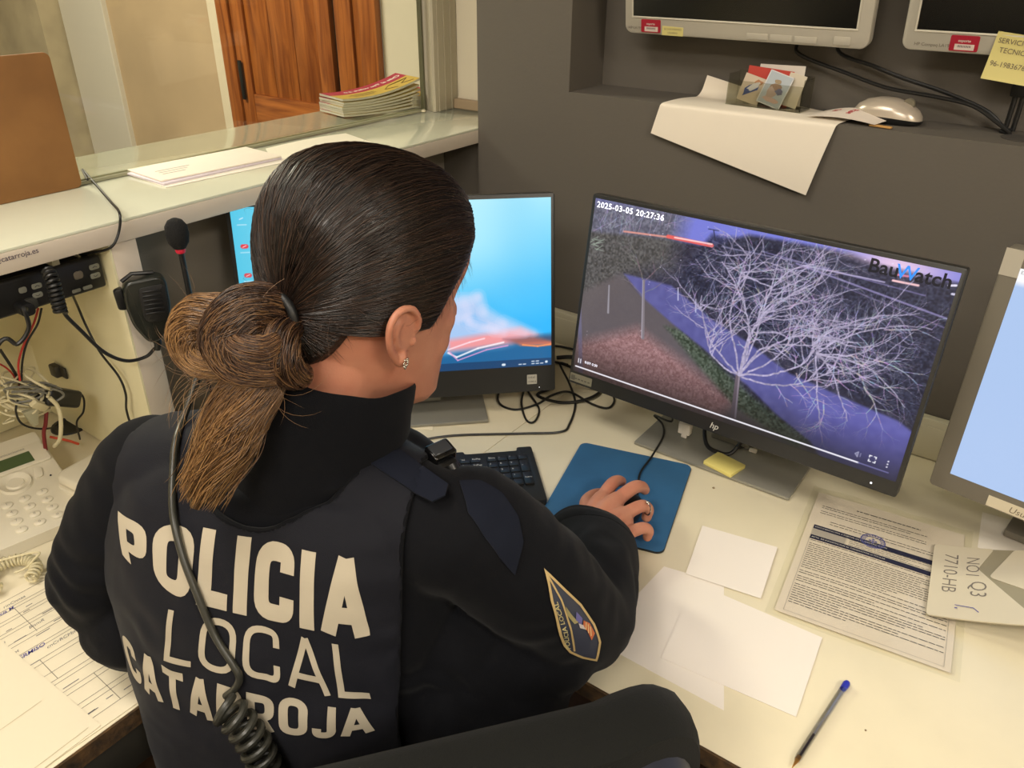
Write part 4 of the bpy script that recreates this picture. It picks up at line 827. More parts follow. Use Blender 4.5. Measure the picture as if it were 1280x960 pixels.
def card(x, y, w, h, tilt, lean, cols, label, back=False, z=.004):
    M = ch.matrix_basis @ Matrix.Translation((x, y, z)) @ Matrix.Rotation(lean, 4, 'X') @ Matrix.Rotation(tilt, 4, 'Y') @ Matrix.Rotation(PI/2, 4, 'X')
    b = new(); box(b, -w/2, w/2, 0, h, -.0004, .0004, M=M); o = solo('picture_card', b, mat('card_'+cols[0], cols[1], .5), label, 'card'); return o, M
def blob(M, cx, cy, rx, ry, n=14, seed=0, z=.0006, rot=0):
    b = new(); R = random.Random(seed); vs = []
    for i in range(n):
        a = 2*PI*i/n; k = 1+R.uniform(-.25, .25); x, y = rx*k*math.cos(a), ry*k*math.sin(a); vs.append(b.verts.new(M @ Vector((cx+x*math.cos(rot)-y*math.sin(rot), cy+x*math.sin(rot)+y*math.cos(rot), z))))
    b.faces.new(vs); return b
c3, M3_ = card(.012, .013, .078, .062, -.03, -.06, ('white', (214, 206, 196)), 'white card with a dark blue arc at the back of the clear holder')
b = new(); strip(b, [(.030*math.cos(t), .022+.026*math.sin(t)) for t in np.linspace(.1, PI-.1, 24)], .003, place=lambda x, y: M3_ @ Vector((x, y, .0007)), across=1, step=.5); obj('blue_arc', b, mat('arc_blue', (36, 44, 96), .5), c3, True, False)
c0_, M0 = card(-.008, .006, .080, .056, .05, -.05, ('red', (186, 64, 54)), 'red and cream card standing behind the two picture cards in the clear holder')
c4, M4_ = card(.034, .002, .030, .052, .18, -.12, ('cream', (206, 196, 178)), 'cream card leaning at the right end of the clear holder')
c1_, M1_ = card(-.036, -.004, .040, .044, .22, -.16, ('sand', (196, 180, 160)), 'small sand coloured card with a blue and white figure in the clear holder')
obj('card_picture', blob(M1_, -.002, .022, .017, .0065, 12, 3, .0006, .75), mat('pic_blue', (58, 76, 134), .5), c1_, True, False); obj('card_picture', blob(M1_, .002, .027, .012, .004, 12, 5, .0008, .75), mat('pic_white', (206, 204, 206), .5), c1_, True, False); obj('card_picture', blob(M1_, .008, .036, .008, .004, 10, 8), mat('pic_tan', (168, 120, 84), .5), c1_, True, False)
c2_, M2c = card(.005, -.012, .044, .054, .24, -.30, ('pale_blue', (168, 176, 184)), 'picture card with a brown figure on pale blue in front of the clear holder')
b = new(); [box(b, *q, 0, .0007, M=M2c) for q in ((-.022, .022, 0, .0015), (-.022, .022, .0525, .054), (-.022, -.0205, 0, .054), (.0205, .022, 0, .054))]; obj('card_border', b, mat('pic_white', (206, 204, 206), .5), c2_, True, False)
for q in ((0, .030, .010, .007, 1, (140, 112, 92)), (-.004, .020, .008, .010, 2, (172, 150, 140)), (.008, .026, .007, .005, 3, (96, 96, 122)), (0, .040, .006, .004, 4, (150, 130, 100)), (0, .010, .014, .004, 6, (190, 160, 150))):
    obj('card_picture', blob(M2c, *q[:4], 13, q[4], .0006+.0001*q[4]), mat('pic_%d' % q[4], q[5], .5), c2_, True, False)
# folded note with red writing
nq = onz(1012, 145, ZS+.002); n2q = onz(1100, 140, ZS+.002)
b = sheet(lambda a, c: Vector((-.395+a*.105+c*.012, 1.357+c*.052-a*.004, ZS+.003+.014*math.sin(a*2.6+.3)*(.4+.6*c))), 14, 8)
nt_ = solo('folded_note', b, mat('note_paper', (224, 212, 200), .65), 'creased scrap of paper with red handwriting beside the card holder', 'note')
b = new()
for s_, x, y in (('No', .078, .030), ('Pase', .048, .012), ('Sa', .022, .010)):
    t2 = text_bm(s_, .016, .0003)
    for v in t2.verts:
        a, c = (x+v.co.y*.9)/.105, (y+.020-v.co.x*.8+.012)/.052; v.co = Vector((-.395+a*.105+c*.012, 1.357+c*.052-a*.004, ZS+.0038+.014*math.sin(a*2.6+.3)*(.4+.6*c)))
    merge(b, t2)
obj('red_handwriting', b, m_redink, nt_, True, False)
b = new(); box(b, -.022, .012, -.004, .004, 0, .003, .0008, 1, Matrix.Translation((-.277, 1.358, ZS+.0008)) @ Matrix.Rotation(-.12, 4, 'Z')); solo('wooden_chip', b, mat('pine_chip', (186, 140, 78), .7), 'small wooden chip on the shelf by the mouse', 'wood')
def mouse(name, label, x, y, z, rz, m_top, m_side, L=.105, Wd=.060, Hh=.034):
    r = thing(name, label, 'mouse', (x, y, z), rz)
    def prof(a, c): # a around, c up
        return a
    b = new(); n = 40; rings = []
    for k, (s, zz) in enumerate(((.90, 0), (.98, .10), (1., .28), (.97, .50), (.86, .74), (.62, .92), (.3, 1.0))):
        rg = []
        for i in range(n):
            t = 2*PI*i/n; cx, sy = math.cos(t), math.sin(t); w = Wd/2*(1-.07*sy) ; px = w*s*abs(cx)**.8*(1 if cx > 0 else -1); py = L/2*s*abs(sy)**.85*(1 if sy > 0 else -1)
            hump = 1-.32*max(0, py/(L/2))**2-.18*max(0, -py/(L/2))**3; rg.append(b.verts.new((px, py, Hh*zz*hump)))
        rings.append(rg)
    for a, c in zip(rings, rings[1:]):
        for i in range(n): b.faces.new((a[i], a[(i+1) % n], c[(i+1) % n], c[i]))
    b.faces.new(rings[0][::-1]); b.faces.new(rings[-1])
    side = [f for f in b.faces if f.calc_center_median().z < Hh*.30]; 
    b2 = b.copy(); bmesh.ops.delete(b, geom=[f for f in b.faces if f.calc_center_median().z < Hh*.26], context='FACES'); bmesh.ops.delete(b2, geom=[f for f in b2.faces if f.calc_center_median().z >= Hh*.26], context='FACES')
    obj('shell', b, m_top, r); obj('underside', b2, m_side, r)
    b = new(); lathe(b, [(0, -.0035), (.0085, -.0035), (.0095, -.002), (.0095, .002), (.0085, .0035), (0, .0035)], 20, Matrix.Translation((0, L*.27, Hh*.80)) @ Matrix.Rotation(PI/2, 4, 'Y')); obj('scroll_wheel', b, mat('wheel_grey', (110, 104, 88), .4), r); return r
mouse('computer_mouse', 'silver and black computer mouse lying on the shelf under the wall monitors', -.288, 1.418, ZS+.0006, -PI/2-.15, mat('mouse_silver', (190, 178, 162), .25, metal=.3), m_black, .108, .058, .036)
cable('cable', [(-.47, 1.455, 1.42), (-.46, 1.45, 1.365), ony(1000, 68, 1.442), ony(1060, 92, 1.435), ony(1110, 110, 1.43), ony(1170, 121, 1.425), ony(1215, 132, 1.42), ony(1245, 152, 1.42), ony(1262, 167, 1.425), (-.128, 1.43, ZS+.0035)], .0030, 'lower black cable sagging from the wall monitors to the end of the shelf')
cable('cable', [(-.41, 1.455, 1.42), (-.40, 1.455, 1.38), ony(1050, 66, 1.45), ony(1090, 82, 1.445), ony(1130, 98, 1.44), ony(1180, 115, 1.435), ony(1232, 138, 1.43), ony(1255, 160, 1.43), (-.115, 1.44, ZS+.004)], .0030, 'upper black cable sagging from the wall monitors to the end of the shelf')
pc_ = ony(1272, 112, 1.44)
b = new(); box(b, pc_.x-.008, pc_.x+.016, 1.432, 1.452, pc_.z-.010, pc_.z+.055, .003); sweep(b, [(pc_.x, 1.442, pc_.z-.008), (pc_.x-.001, 1.442, ZS+.003)], .0035, 8); sweep(b, [(pc_.x+.010, 1.442, pc_.z-.008), (pc_.x+.009, 1.442, ZS+.003)], .0035, 8); solo('power_connector', b, m_black, 'black plug and double lead standing at the right end of the shelf', 'plug')
b = new(); lathe(b, [(0, .0022), (.020, .002), (.028, .0008), (.028, 0), (0, 0)], 24, T((-.095, 1.405, ZS+.0004))); solo('cable_cover', b, mat('dark_grey_cap', (70, 66, 62), .5), 'flat dark cap where the cables leave the shelf at the right edge', 'cap')

# ------------------------------------------------------------------ right desk
mp = [onz(*q) for q in ((728, 553), (865, 585), (825, 697), (672, 655))]
mc = sum(mp, Vector())/4; a_ = ((mp[0]-mp[3])+(mp[1]-mp[2])).normalized(); mang = math.atan2(a_.y, a_.x)-PI/2
pad = thing('mouse_mat', 'blue rectangular mouse mat with rounded corners under the officer\'s right hand', 'mouse mat', (mc.x, mc.y, DESK+.0004), mang)
b = new(); prism(b, rrect(.192, .236, .012, 5), 0, .0032, .0006); obj('rubber_base', b, m_dark, pad)
b = new(); prism(b, rrect(.191, .235, .012, 5), .0033, .0044, .0003); obj('fabric_top', b, mat('mat_blue', (44, 98, 142), .7, var=.10, vscale=12, bump=.15, bscale=900), pad)
b = new(); lathe(b, [(0, .0048), (.0016, .0047), (.0018, .0044), (0, .0044)], 12, T((-.083, -.104, 0))); obj('stitch_mark', b, m_dark, pad)
MOUSE = mouse('computer_mouse', 'black computer mouse under the officer\'s right hand on the blue mat', -.426, .872, DESK+.0052, .03, m_black, m_dark, .104, .058, .032)
cable('mouse_cable', [(-.4275, .922, DESK+.014), (-.428, .935, DESK+.010), onz(800, 592, DESK+.009), onz(815, 570, DESK+.009), onz(829, 545, DESK+.010), onz(828, 530, DESK+.012), onz(818, 519, DESK+.018), (-.475, 1.15, DESK+.02), (-.52, 1.23, DESK+.004)], .0018, 'thin black mouse cable running from the hand up under the middle monitor')
# keyboard
kx = Vector((math.cos(.774), math.sin(.774), 0)); ky = Vector((-kx.y, kx.x, 0)); kTR = Vector((-.636, .943, 0)); kw, kh = .438, .150
kang = math.atan2(kx.y, kx.x)
kb = thing('keyboard', 'black computer keyboard half hidden by the officer\'s right shoulder', 'keyboard', (kTR-kx*kw/2-ky*kh/2+Vector((0, 0, DESK+.0006))), kang)
b = new(); prism(b, roundpoly([(-kw/2, -kh/2), (kw/2, -kh/2), (kw/2, kh/2), (kw/2-.026, kh/2), (kw/2-.026, kh/2-.010), (kw/2-.115, kh/2-.010), (kw/2-.115, kh/2-.002), (-kw/2, kh/2-.002)], .004, 3, True), 0, .013, .002); obj('tray', b, mat('keyboard_black', (28, 29, 29), .45), kb)
m_kc = mat('keycap_black', (24, 25, 26), .38); bp = new()
def cap(x, y, w, h, s=''):
    b = new(); prism(b, rrect(w-.0022, h-.0022, .0018, 2), .013, .0172, .0009, T((x, y, 0)), 2); obj('keycap', b, m_kc, kb)
    if s: text(bp, s, .0058, T((x-w/2+.0032, y-.0005, .01735)))
U = .0172
np_ = kw/2-.012-4*U
for r_i, row in enumerate((('Bloq', '/', '*', '-'), ('7', '8', '9', '+'), ('4', '5', '6', ''), ('1', '2', '3', 'Intro'), ('0', '', '.', ''))):
    for ci, s in enumerate(row):
        if (r_i, ci) in ((2, 3), (4, 3), (4, 1)): continue
        x = np_+ci*U+U/2; y = .040-r_i*U; w, h = U, U
        if (r_i, ci) in ((1, 3), (3, 3)): h = 2*U; y -= U/2
        if (r_i, ci) == (4, 0): w = 2*U; x += U/2
        cap(x, y, w, h, s)
for ci, s in enumerate(('Ins', 'Ini', 'RePag')): cap(np_-.010-3*U+ci*U+U/2, .040, U, U, s); cap(np_-.010-3*U+ci*U+U/2, .040-U, U, U, ('Supr', 'Fin', 'AvPag')[ci])
cap(np_-.010-1.5*U, .040-3*U, U, U, '^')
for ci in range(3): cap(np_-.010-3*U+ci*U+U/2, .040-4*U, U, U, '<v>'[ci])
mx = np_-.018-3*U
for r_i in range(5):
    n = int((mx+kw/2-.008)/U)
    if r_i == 4:
        cap(mx-1.0*U, .040-4*U, 1.9*U, U, 'Ctrl'); cap(mx-6.2*U, .040-4*U, 6.4*U, U); cap(mx-11.*U, .040-4*U, 1.6*U, U, 'Ctrl'); continue
    for ci in range(n): cap(mx-(ci+.5)*U, .040-r_i*U, U, U, 'QWERTYUIOPASDFGHJKLZXCVBNM'[(ci*3+r_i*7) % 26])
for ci in range(12): cap(mx-(ci+.5)*U*1.02, .061, U, U*.8, 'F%d' % (12-ci))
obj('key_print', bp, mat('key_print', (200, 200, 196), .5), kb, smooth=False)
# cables between the monitors
cable('cable', [onz(700, 440, .80)+Vector((0, .03, -.04)), onz(700, 455, .752), onz(712, 480, .745), onz(719, 505, .7425), onz(712, 530, .7425), onz(700, 540, .7425), onz(650, 542, .7425), onz(560, 545, .7425), onz(500, 557, .7425), onz(455, 572, .7425)], .0022, 'black cable crossing the desk between the keyboard and the monitor stand')
cable('cable', [onz(655, 487, .7425), onz(652, 505, .7425), onz(658, 525, .7425), onz(668, 527, .7425), onz(674, 512, .7425), onz(664, 495, .7425), onz(657, 485, .7435)], .0020, 'small closed black cable loop on the desk right of the left monitor stand')
cable('cable', [onz(640, 480, .7425), onz(624, 490, .7425), onz(625, 505, .7425), onz(645, 512, .7425), onz(672, 505, .7430), onz(690, 494, .7440), onz(712, 490, .7455), onz(740, 505, .7440), onz(760, 510, .7430), onz(768, 500, .7430), onz(760, 490, .744), onz(730, 478, .76)], .0022, 'black cable winding in wide loops below the gap between the two monitors')
cable('cable', [onz(690, 485, .7425), onz(672, 494, .7425), onz(700, 503, .7425), onz(730, 500, .7450), onz(750, 488, .745), onz(735, 470, .7440), onz(712, 458, .7440), onz(690, 452, .7440), onz(650, 450, .744)], .0030, 'thicker black cable lying across the loops between the two monitors')
cable('cable', [onz(690, 432, .745), onz(705, 434, .7445), onz(725, 440, .745), onz(745, 455, .745)], .0026, 'black cable running along the foot of the cable trunking')
cable('cable', [onz(696, 447, .744), onz(712, 446, .744), onz(728, 448, .7445)], .0042, 'short thick black lead behind the middle monitor at its left edge')
cable('cable', [(-.40, 1.20, DESK+.16), (-.415, 1.16, DESK+.06), (-.40, 1.125, DESK+.020), (-.375, 1.118, DESK+.012), (-.35, 1.125, DESK+.018), (-.34, 1.165, DESK+.06), (-.34, 1.2, DESK+.1)], .0034, 'black cable loop drooping under the middle monitor')
b = new(); w0 = onz(857, 537, .765); box(b, w0.x-.012, w0.x+.010, w0.y-.006, w0.y+.008, w0.z-.008, w0.z+.014, .002); box(b, w0.x-.006, w0.x+.004, w0.y-.003, w0.y+.005, w0.z-.016, w0.z-.008, .001); o = solo('cable_plug', b, m_paper, 'white plug hanging under the middle monitor, left of the drooping cable', 'plug')
cable('cable', [(-.315, 1.19, DESK+.03), onz(925, 555, .752), onz(935, 560, .75)], .0022, 'short black lead with a white tip under the middle monitor')
b = new(); w1 = onz(941, 563, .751); box(b, w1.x-.006, w1.x+.007, w1.y-.003, w1.y+.003, w1.z-.003, w1.z+.003, .001); solo('cable_tip', b, m_paper, 'small white plug end lying on the monitor base', 'plug')
# yellow note block on the stand
q = [onz(u, v, .7475+.004) for u, v in ((898, 565), (932, 582), (912, 597), (880, 577))]; c = sum(q, Vector())/4; a = (q[1]-q[0]).normalized()
b = new(); M_ = Matrix.Translation((c.x, c.y, .7478)) @ Matrix.Rotation(math.atan2(a.y, a.x), 4, 'Z'); wq, hq = (q[1]-q[0]).length, (q[0]-q[3]).length
prism(b, rrect(wq, hq, .0008, 1), 0, .006, .0002, M_); nb = solo('sticky_note_block', b, mat('note_yellow', (222, 208, 122), .6), 'block of yellow sticky notes on the metal base of the middle monitor', 'sticky notes')
b = new(); lathe(b, [(0, .0012), (.0018, .001), (.0022, 0), (0, 0)], 10, T(tuple(onz(892, 610, DESK+.0003)))); solo('crumb', b, mat('crumb_brown', (130, 110, 80), .8), 'tiny brown crumb on the desk right of the mouse mat', 'crumb')
b = new(); lathe(b, [(0, .0009), (.001, .0008), (.0012, 0), (0, 0)], 8, T(tuple(onz(1082, 913, DESK+.0003)))); solo('crumb', b, mat('crumb_brown', (130, 110, 80), .8), 'tiny crumb on the bare desk right of the pen', 'crumb')
# sheet under the left monitor
q = [onz(u, v, DESK+.001) for u, v in ((548, 488), (541, 537), (478, 531), (500, 480))]
b = new(); f_ = lambda a, c: q[3].lerp(q[0], a).lerp(q[2].lerp(q[1], a), c)
b = sheet(f_, 4, 4, .0012); solo('paper_sheet', b, m_paper2, 'white sheet beside the base of the left monitor under the officer\'s chin', 'paper')
# blank sheets
def quadsheet(name, label, pts, z, m, t=.0004, cat='paper'):
    q = [onz(u, v, z) for u, v in pts]; b = sheet(lambda a, c: q[0].lerp(q[1], a).lerp(q[3].lerp(q[2], a), c), 10, 10, t); return solo(name, b, m, label, cat), q
z1 = DESK+.0004
m_sh = mat('blank_sheet', (232, 224, 214), .65)
quadsheet('paper_sheet', 'blank white sheet lying lowest on the desk, its left corner under the officer\'s forearm', [(830, 708), (905, 730), (905, 888), (742, 800)], z1, m_sh)
quadsheet('paper_sheet', 'blank white sheet left of the pen, its upper right corner near the printed form', [(868, 728), (1028, 797), (995, 896), (826, 822)], z1+.0009, m_sh)
quadsheet('paper_sheet', 'small blank white slip between the mouse mat and the printed form', [(878, 657), (972, 684), (951, 748), (857, 717)], z1+.0018, m_sh)
# printed form in a sleeve
TL_, TR_, BR_, BL_ = onz(1012, 603), onz(1225, 668), onz(1185, 852), onz(955, 768)
xa = (BR_-BL_).normalized(); xa = Vector((xa.x, xa.y, 0)).normalized(); ya = Vector((-xa.y, xa.x, 0)); FO = frame(BL_, xa, ya, EZ)
sf = thing('printed_form', 'printed form with two dark blue heading bars and round blue stamp in clear sleeve', 'form', (BL_.x, BL_.y, DESK+.0027), math.atan2(xa.y, xa.x))
SW_, SH_ = .228, .318
FOl = Matrix.Identity(4)
b = sheet(lambda a, c: Vector((.010+a*.208, .012+c*.294, .0002+.0012*math.sin(a*5)*math.sin(c*4)**2)), 20, 24, .0003); obj('page', b, mat('form_paper', (218, 206, 190), .6), sf)
def fz(x, y): a, c = (x-.010)/.208, (y-.012)/.294; return Vector((x, y, .0011+.0012*math.sin(a*5)*math.sin(c*4)**2))
def fl(b, x0, y0, x1, y1, w): strip(b, [(x0, y0), (x1, y1)], w, place=fz, across=2, step=.012)
b = new(); fl(b, .020, .214, .210, .214, .0050); fl(b, .020, .188, .210, .188, .0050); obj('heading_bar', b, m_navyink, sf, smooth=False)
b = new()
for s_, y, in (('DOCUMENTACION A PORTAR EN LA IDENTIFICACION', .2125), ('ACTA  DE INFORMACION AL CONDUCTOR O TITULAR', .1865)):
    t2 = text_bm(s_, .0040, 0.)
    for v in t2.verts: v.co = fz(v.co.x+.022, v.co.y+y)+Vector((0, 0, .0003))
    merge(b, t2)
obj('heading_text', b, mat('heading_white', (220, 214, 204), .6), sf, smooth=False)
b = new(); R = random.Random(12)
def para(y0, y1, x0=.022, x1=.208, dy=.0048, w=.00065, jitter=True):
    y = y0; k = 0
    while y > y1:
        x = x0; end = x1 if R.random() < .75 else x0+(x1-x0)*R.uniform(.3, .9)
        while x < end: L = R.uniform(.003, .011); fl(b, x, y, min(x+L, end), y, w); x += L+.0013
        y -= dy if R.random() < .8 else dy*1.7
para(.180, .036); para(.272, .248, .022, .17, .0052); para(.284, .278, .07, .16, .005, .001); para(.236, .224, .04, .2, .006); para(.208, .195, .072, .205, .0042, .0005)
obj('print', b, mat('grey_ink', (84, 80, 80), .8), sf, smooth=False)
b = new(); fl(b, .020, .018, .020, .212, .0003); fl(b, .210, .018, .210, .212, .0003); fl(b, .020, .018, .210, .018, .0003); fl(b, .068, .192, .068, .211, .0003)
strip(b, [(.0205, .201), (.067, .201)], .0090, place=lambda x, y: fz(x, y)-Vector((0, 0, .0002)), across=3, step=.01); obj('box_shading', b, mat('shade_grey', (168, 160, 152), .7), sf, smooth=False)
b = new()
for rr, ww in ((.0165, .0006), (.0112, .0004), (.0155, .0002)): strip(b, [(.102+rr*math.cos(t), .221+rr*.95*math.sin(t)) for t in np.linspace(0, 2*PI, 40)], ww, place=lambda x, y: fz(x, y)+Vector((0, 0, .0004)), across=1, step=.02)
for k in range(22):
    t = 2*PI*k/22; strip(b, [(.102+.0125*math.cos(t), .221+.0119*math.sin(t)), (.102+.0148*math.cos(t+.05), .221+.0141*math.sin(t+.05))], .0007, place=lambda x, y: fz(x, y)+Vector((0, 0, .0004)), across=1, step=.02)
for dx, dy in ((0, 0), (0, .004), (0, -.004), (.004, 0), (-.004, 0)): strip(b, [(.102+dx-.0016, .221+dy), (.102+dx+.0016, .221+dy)], .0014, place=lambda x, y: fz(x, y)+Vector((0, 0, .0004)), across=1, step=.02)
obj('round_stamp', b, mat('stamp_blue', (84, 88, 158), .7), sf, smooth=False)
b = sheet(lambda a, c: Vector((a*SW_, c*SH_, .0022+.0014*math.sin(a*5)*math.sin(c*4)**2+.0008*math.sin(a*23+c*9)*c)), 40, 50, .00015); obj('sleeve', b, clear_mat('clear_sleeve', (253, 253, 251), .12, .5), sf)
# envelope with handwriting
eo_ = onz(1157, 769, DESK+.006); ex_ = Vector((.157, .02, 0)).normalized(); ey_ = Vector((-ex_.y, ex_.x, 0))
W_, H_ = .225, .158
en = thing('envelope', 'open white envelope with pencil handwriting lying over the sleeved printed form', 'envelope', (eo_.x, eo_.y, DESK+.0048), math.atan2(ex_.y, ex_.x))
ez = lambda x, y: Vector((x, y, .0012+.20*max(0, x)+1.3*max(0, x)**2*(1-max(0, x)*2.2)))
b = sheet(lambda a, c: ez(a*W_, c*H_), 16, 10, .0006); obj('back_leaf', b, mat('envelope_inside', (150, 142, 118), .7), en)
def lp(u, v):
    x = 0
    for _ in range(8):
        p = onz(u, v, DESK+.005+ez(x, 0).z)-Vector((eo_.x, eo_.y, 0)); x = p.dot(ex_)
    return (min(W_, max(0, x)), min(H_, max(0, p.dot(ey_))))
def flap(pts, dz, t=.0006):
    b = new(); P = roundpoly(pts, .006, 4, True); vs = [b.verts.new((p.x, p.y, 0)) for p in P]; f = b.faces.new(vs); f.normal_update()
    if f.normal.z < 0: f.normal_flip()
    bmesh.ops.triangulate(b, faces=b.faces)
    for _ in range(3):
        bmesh.ops.subdivide_edges(b, edges=[e for e in b.edges if e.calc_length() > .014], cuts=1, use_grid_fill=False); bmesh.ops.triangulate(b, faces=b.faces)
    for v in b.verts: v.co = ez(v.co.x, v.co.y)+Vector((0, 0, dz))
    return thicken(b, t)
m_env = mat('envelope_white', (206, 196, 172), .65)
A1_, A2_, A3_, A4_ = (0.0, 0.0), (0.0, H_), lp(1243, 682), lp(1222, 712)
A5_ = lp(1285, 766)
obj('left_flap', flap([A1_, A2_, A3_, A4_, A5_, (A5_[0]+.01, 0.0)], .0012), m_env, en)
obj('right_flap', flap([lp(1236, 722), lp(1268, 684), (W_, H_), (W_, .0)], .0010), m_env, en)
obj('lower_flap', flap([(0.002, 0), (.05, .022), (W_-.05, .022), (W_, 0)], .0022), m_env, en)
b = new()
for s_, x, y, z_ in (('NO1', .040, .135, .022), ('7710-HB', .014, .138, .024), ('Q3', .046, .082, .026)):
    t2 = text_bm(s_, z_, -.0002)
    for v in t2.verts: X_, Y_ = v.co.x, v.co.y; v.co = ez(x+Y_, y-X_)+Vector((0, 0, .0022))
    merge(b, t2)
obj('handwriting', b, mat('pencil_grey', (120, 112, 104), .8), en, smooth=False)
b = new(); strip(b, [(.030, .026), (.040, .025), (.050, .024), (.056, .016)], .0006, place=lambda x, y: ez(x, y)+Vector((0, 0, .0034)), across=1, step=.01); strip(b, [(.030, .020), (.033, .020)], .0010, place=lambda x, y: ez(x, y)+Vector((0, 0, .0034)), across=1, step=.01); obj('blue_pen_mark', b, m_blueink, en, smooth=False)
quadsheet('paper_sheet', 'plain pale sheet under the thick framed monitor behind the envelope', [(1228, 640), (1330, 668), (1320, 720), (1222, 684)], z1, m_paper)
# pen
p0, p1 = onz(990, 960, DESK+.0045), onz(1058, 855, DESK+.0045); d = (p1-p0).normalized()
pen = thing('ballpoint_pen', 'transparent ballpoint pen with blue end plug lying on the desk at the bottom right', 'pen', (p0.x, p0.y, DESK), math.atan2(d.y, d.x))
PM = Matrix.Translation((0, 0, .0046)) @ Matrix.Rotation(PI/2, 4, 'Y'); L_ = (p1-p0).length
b = new(); lathe(b, [(.0034, .012), (.0041, .018), (.0041, L_-.004), (.0030, L_-.004), (.0030, .012)], 6, PM); obj('barrel', b, clear_mat('pen_clear', (240, 240, 240), .03, 2.2), pen, smooth=False)
b = new(); lathe(b, [(0, L_-.010), (.0036, L_-.010), (.0040, L_-.004), (.0042, L_), (.0032, L_+.003), (0, L_+.003)], 16, PM); obj('end_plug', b, mat('plug_blue', (38, 46, 170), .35), pen)
b = new(); lathe(b, [(0, .0), (.0005, .0005), (.0012, .006), (.0026, .013), (.0026, .018), (0, .018)], 14, PM); obj('brass_tip', b, mat('brass', (176, 130, 70), .3, metal=.8), pen)
b = new(); lathe(b, [(0, .018), (.0014, .018), (.0014, .055), (0, .055)], 10, PM); obj('ink_refill', b, mat('dark_refill', (34, 24, 40), .4), pen)
b = new(); lathe(b, [(0, .055), (.0012, .055), (.0012, .13), (0, .13)], 10, PM); obj('empty_refill', b, mat('pale_refill', (150, 150, 160), .3), pen)
# ------------------------------------------------------------------ the officer
SA = math.radians(21); S = Vector((math.cos(SA), math.sin(SA), 0)); Bv = Vector((-math.sin(SA), math.cos(SA), 0)); OB = Vector((-.57, .41, 0))
def body(p): d = p-OB; return d.dot(S), d.dot(Bv), p.z
LEV = [(.52, -.54, .391, .195, .135), (.60, -.548, .384, .192, .126), (.68, -.556, .381, .184, .116), (.76, -.566, .385, .182, .114), (.84, -.578, .393, .187, .116), (.90, -.587, .404, .193, .118), (.95, -.590, .415, .192, .116), (.985, -.584, .421, .186, .108), (1.015, -.580, .423, .172, .094), (1.04, -.574, .427, .135, .078), (1.065, -.566, .432, .085, .066), (1.09, -.560, .438, .06, .058)]
def torso(inflate=0., zmax=9, zmin=0):
    b = new(); rings = []; n = 48
    for z, cx, cy, hw, hd in LEV:
        if z > zmax or z < zmin: continue
        c = Vector((cx, cy, z)); ring = []
        for k in range(n):
            t = 2*PI*k/n; co, si = math.cos(t), math.sin(t); e = .70
            ring.append(b.verts.new(c+S*((hw+inflate)*abs(co)**e*(1 if co > 0 else -1))+Bv*((hd+inflate)*abs(si)**.9*(1 if si > 0 else -1))))
        rings.append(ring)
    for a, c in zip(rings, rings[1:]):
        for k in range(n): b.faces.new((a[k], a[(k+1) % n], c[(k+1) % n], c[k]))
    b.faces.new(rings[0][::-1]); b.faces.new(rings[-1]); return b
RSH, REL, RWR = Vector((-.398, .487, .985)), Vector((-.328, .595, .822)), Vector((-.415, .778, .790))
LSH, LEL, LWR = Vector((-.742, .357, .985)), Vector((-.775, .280, .858)), Vector((-.735, .48, .800))
HC = Vector((-.530, .499, 1.212)); hf = Vector((.205, .979, 0)).normalized(); hp_ = math.radians(14)
hr = Vector((hf.y, -hf.x, 0)); HF = hf*math.cos(hp_)-EZ*math.sin(hp_); HU = hr.cross(HF); MH = frame(HC, hr, HF, HU)
def H3(x, y, z): return MH @ Vector((x, y, z))
HL = [(-.121, .078, .020, .020), (-.116, .090, -.01, .034), (-.104, .094, -.035, .046), (-.085, .092, -.055, .054), (-.06, .090, -.070, .061), (-.035, .088, -.082, .067), (-.01, .086, -.094, .072), (.012, .090, -.100, .0755), (.035, .099, -.103, .0775), (.06, .097, -.102, .077), (.082, .084, -.096, .073), (.100, .068, -.083, .063), (.112, .048, -.062, .047), (.119, .022, -.035, .026), (.121, .002, -.012, .008)]
def headmesh():
    b = new(); n = 48; rings = []
    for z, fr_, bk, w in HL:
        yc = 0 if bk < 0 and fr_ > .03 and z > -.05 else (fr_+bk)/2; ring = []
        for k in range(n):
            t = 2*PI*k/n; co, si = math.cos(t), math.sin(t); ex = .9 if z < .08 else 1
            ring.append(b.verts.new(H3(w*abs(co)**ex*(1 if co > 0 else -1), yc+((fr_-yc) if si > 0 else (yc-bk))*abs(si)**ex*(1 if si > 0 else -1), z)))
        rings.append(ring)
    for a, c in zip(rings, rings[1:]):
        for k in range(n): b.faces.new((a[k], a[(k+1) % n], c[(k+1) % n], c[k]))
    b.faces.new(rings[0][::-1]); b.faces.new(rings[-1]); return b
head0 = remesh(headmesh(), .004, 8); HB = bvh_of(head0); head0.free()
def hsurf(d):
    d = d.normalized(); h = HB.ray_cast(HC+d*.3, -d); return h[0] if h[0] else HC+d*.09
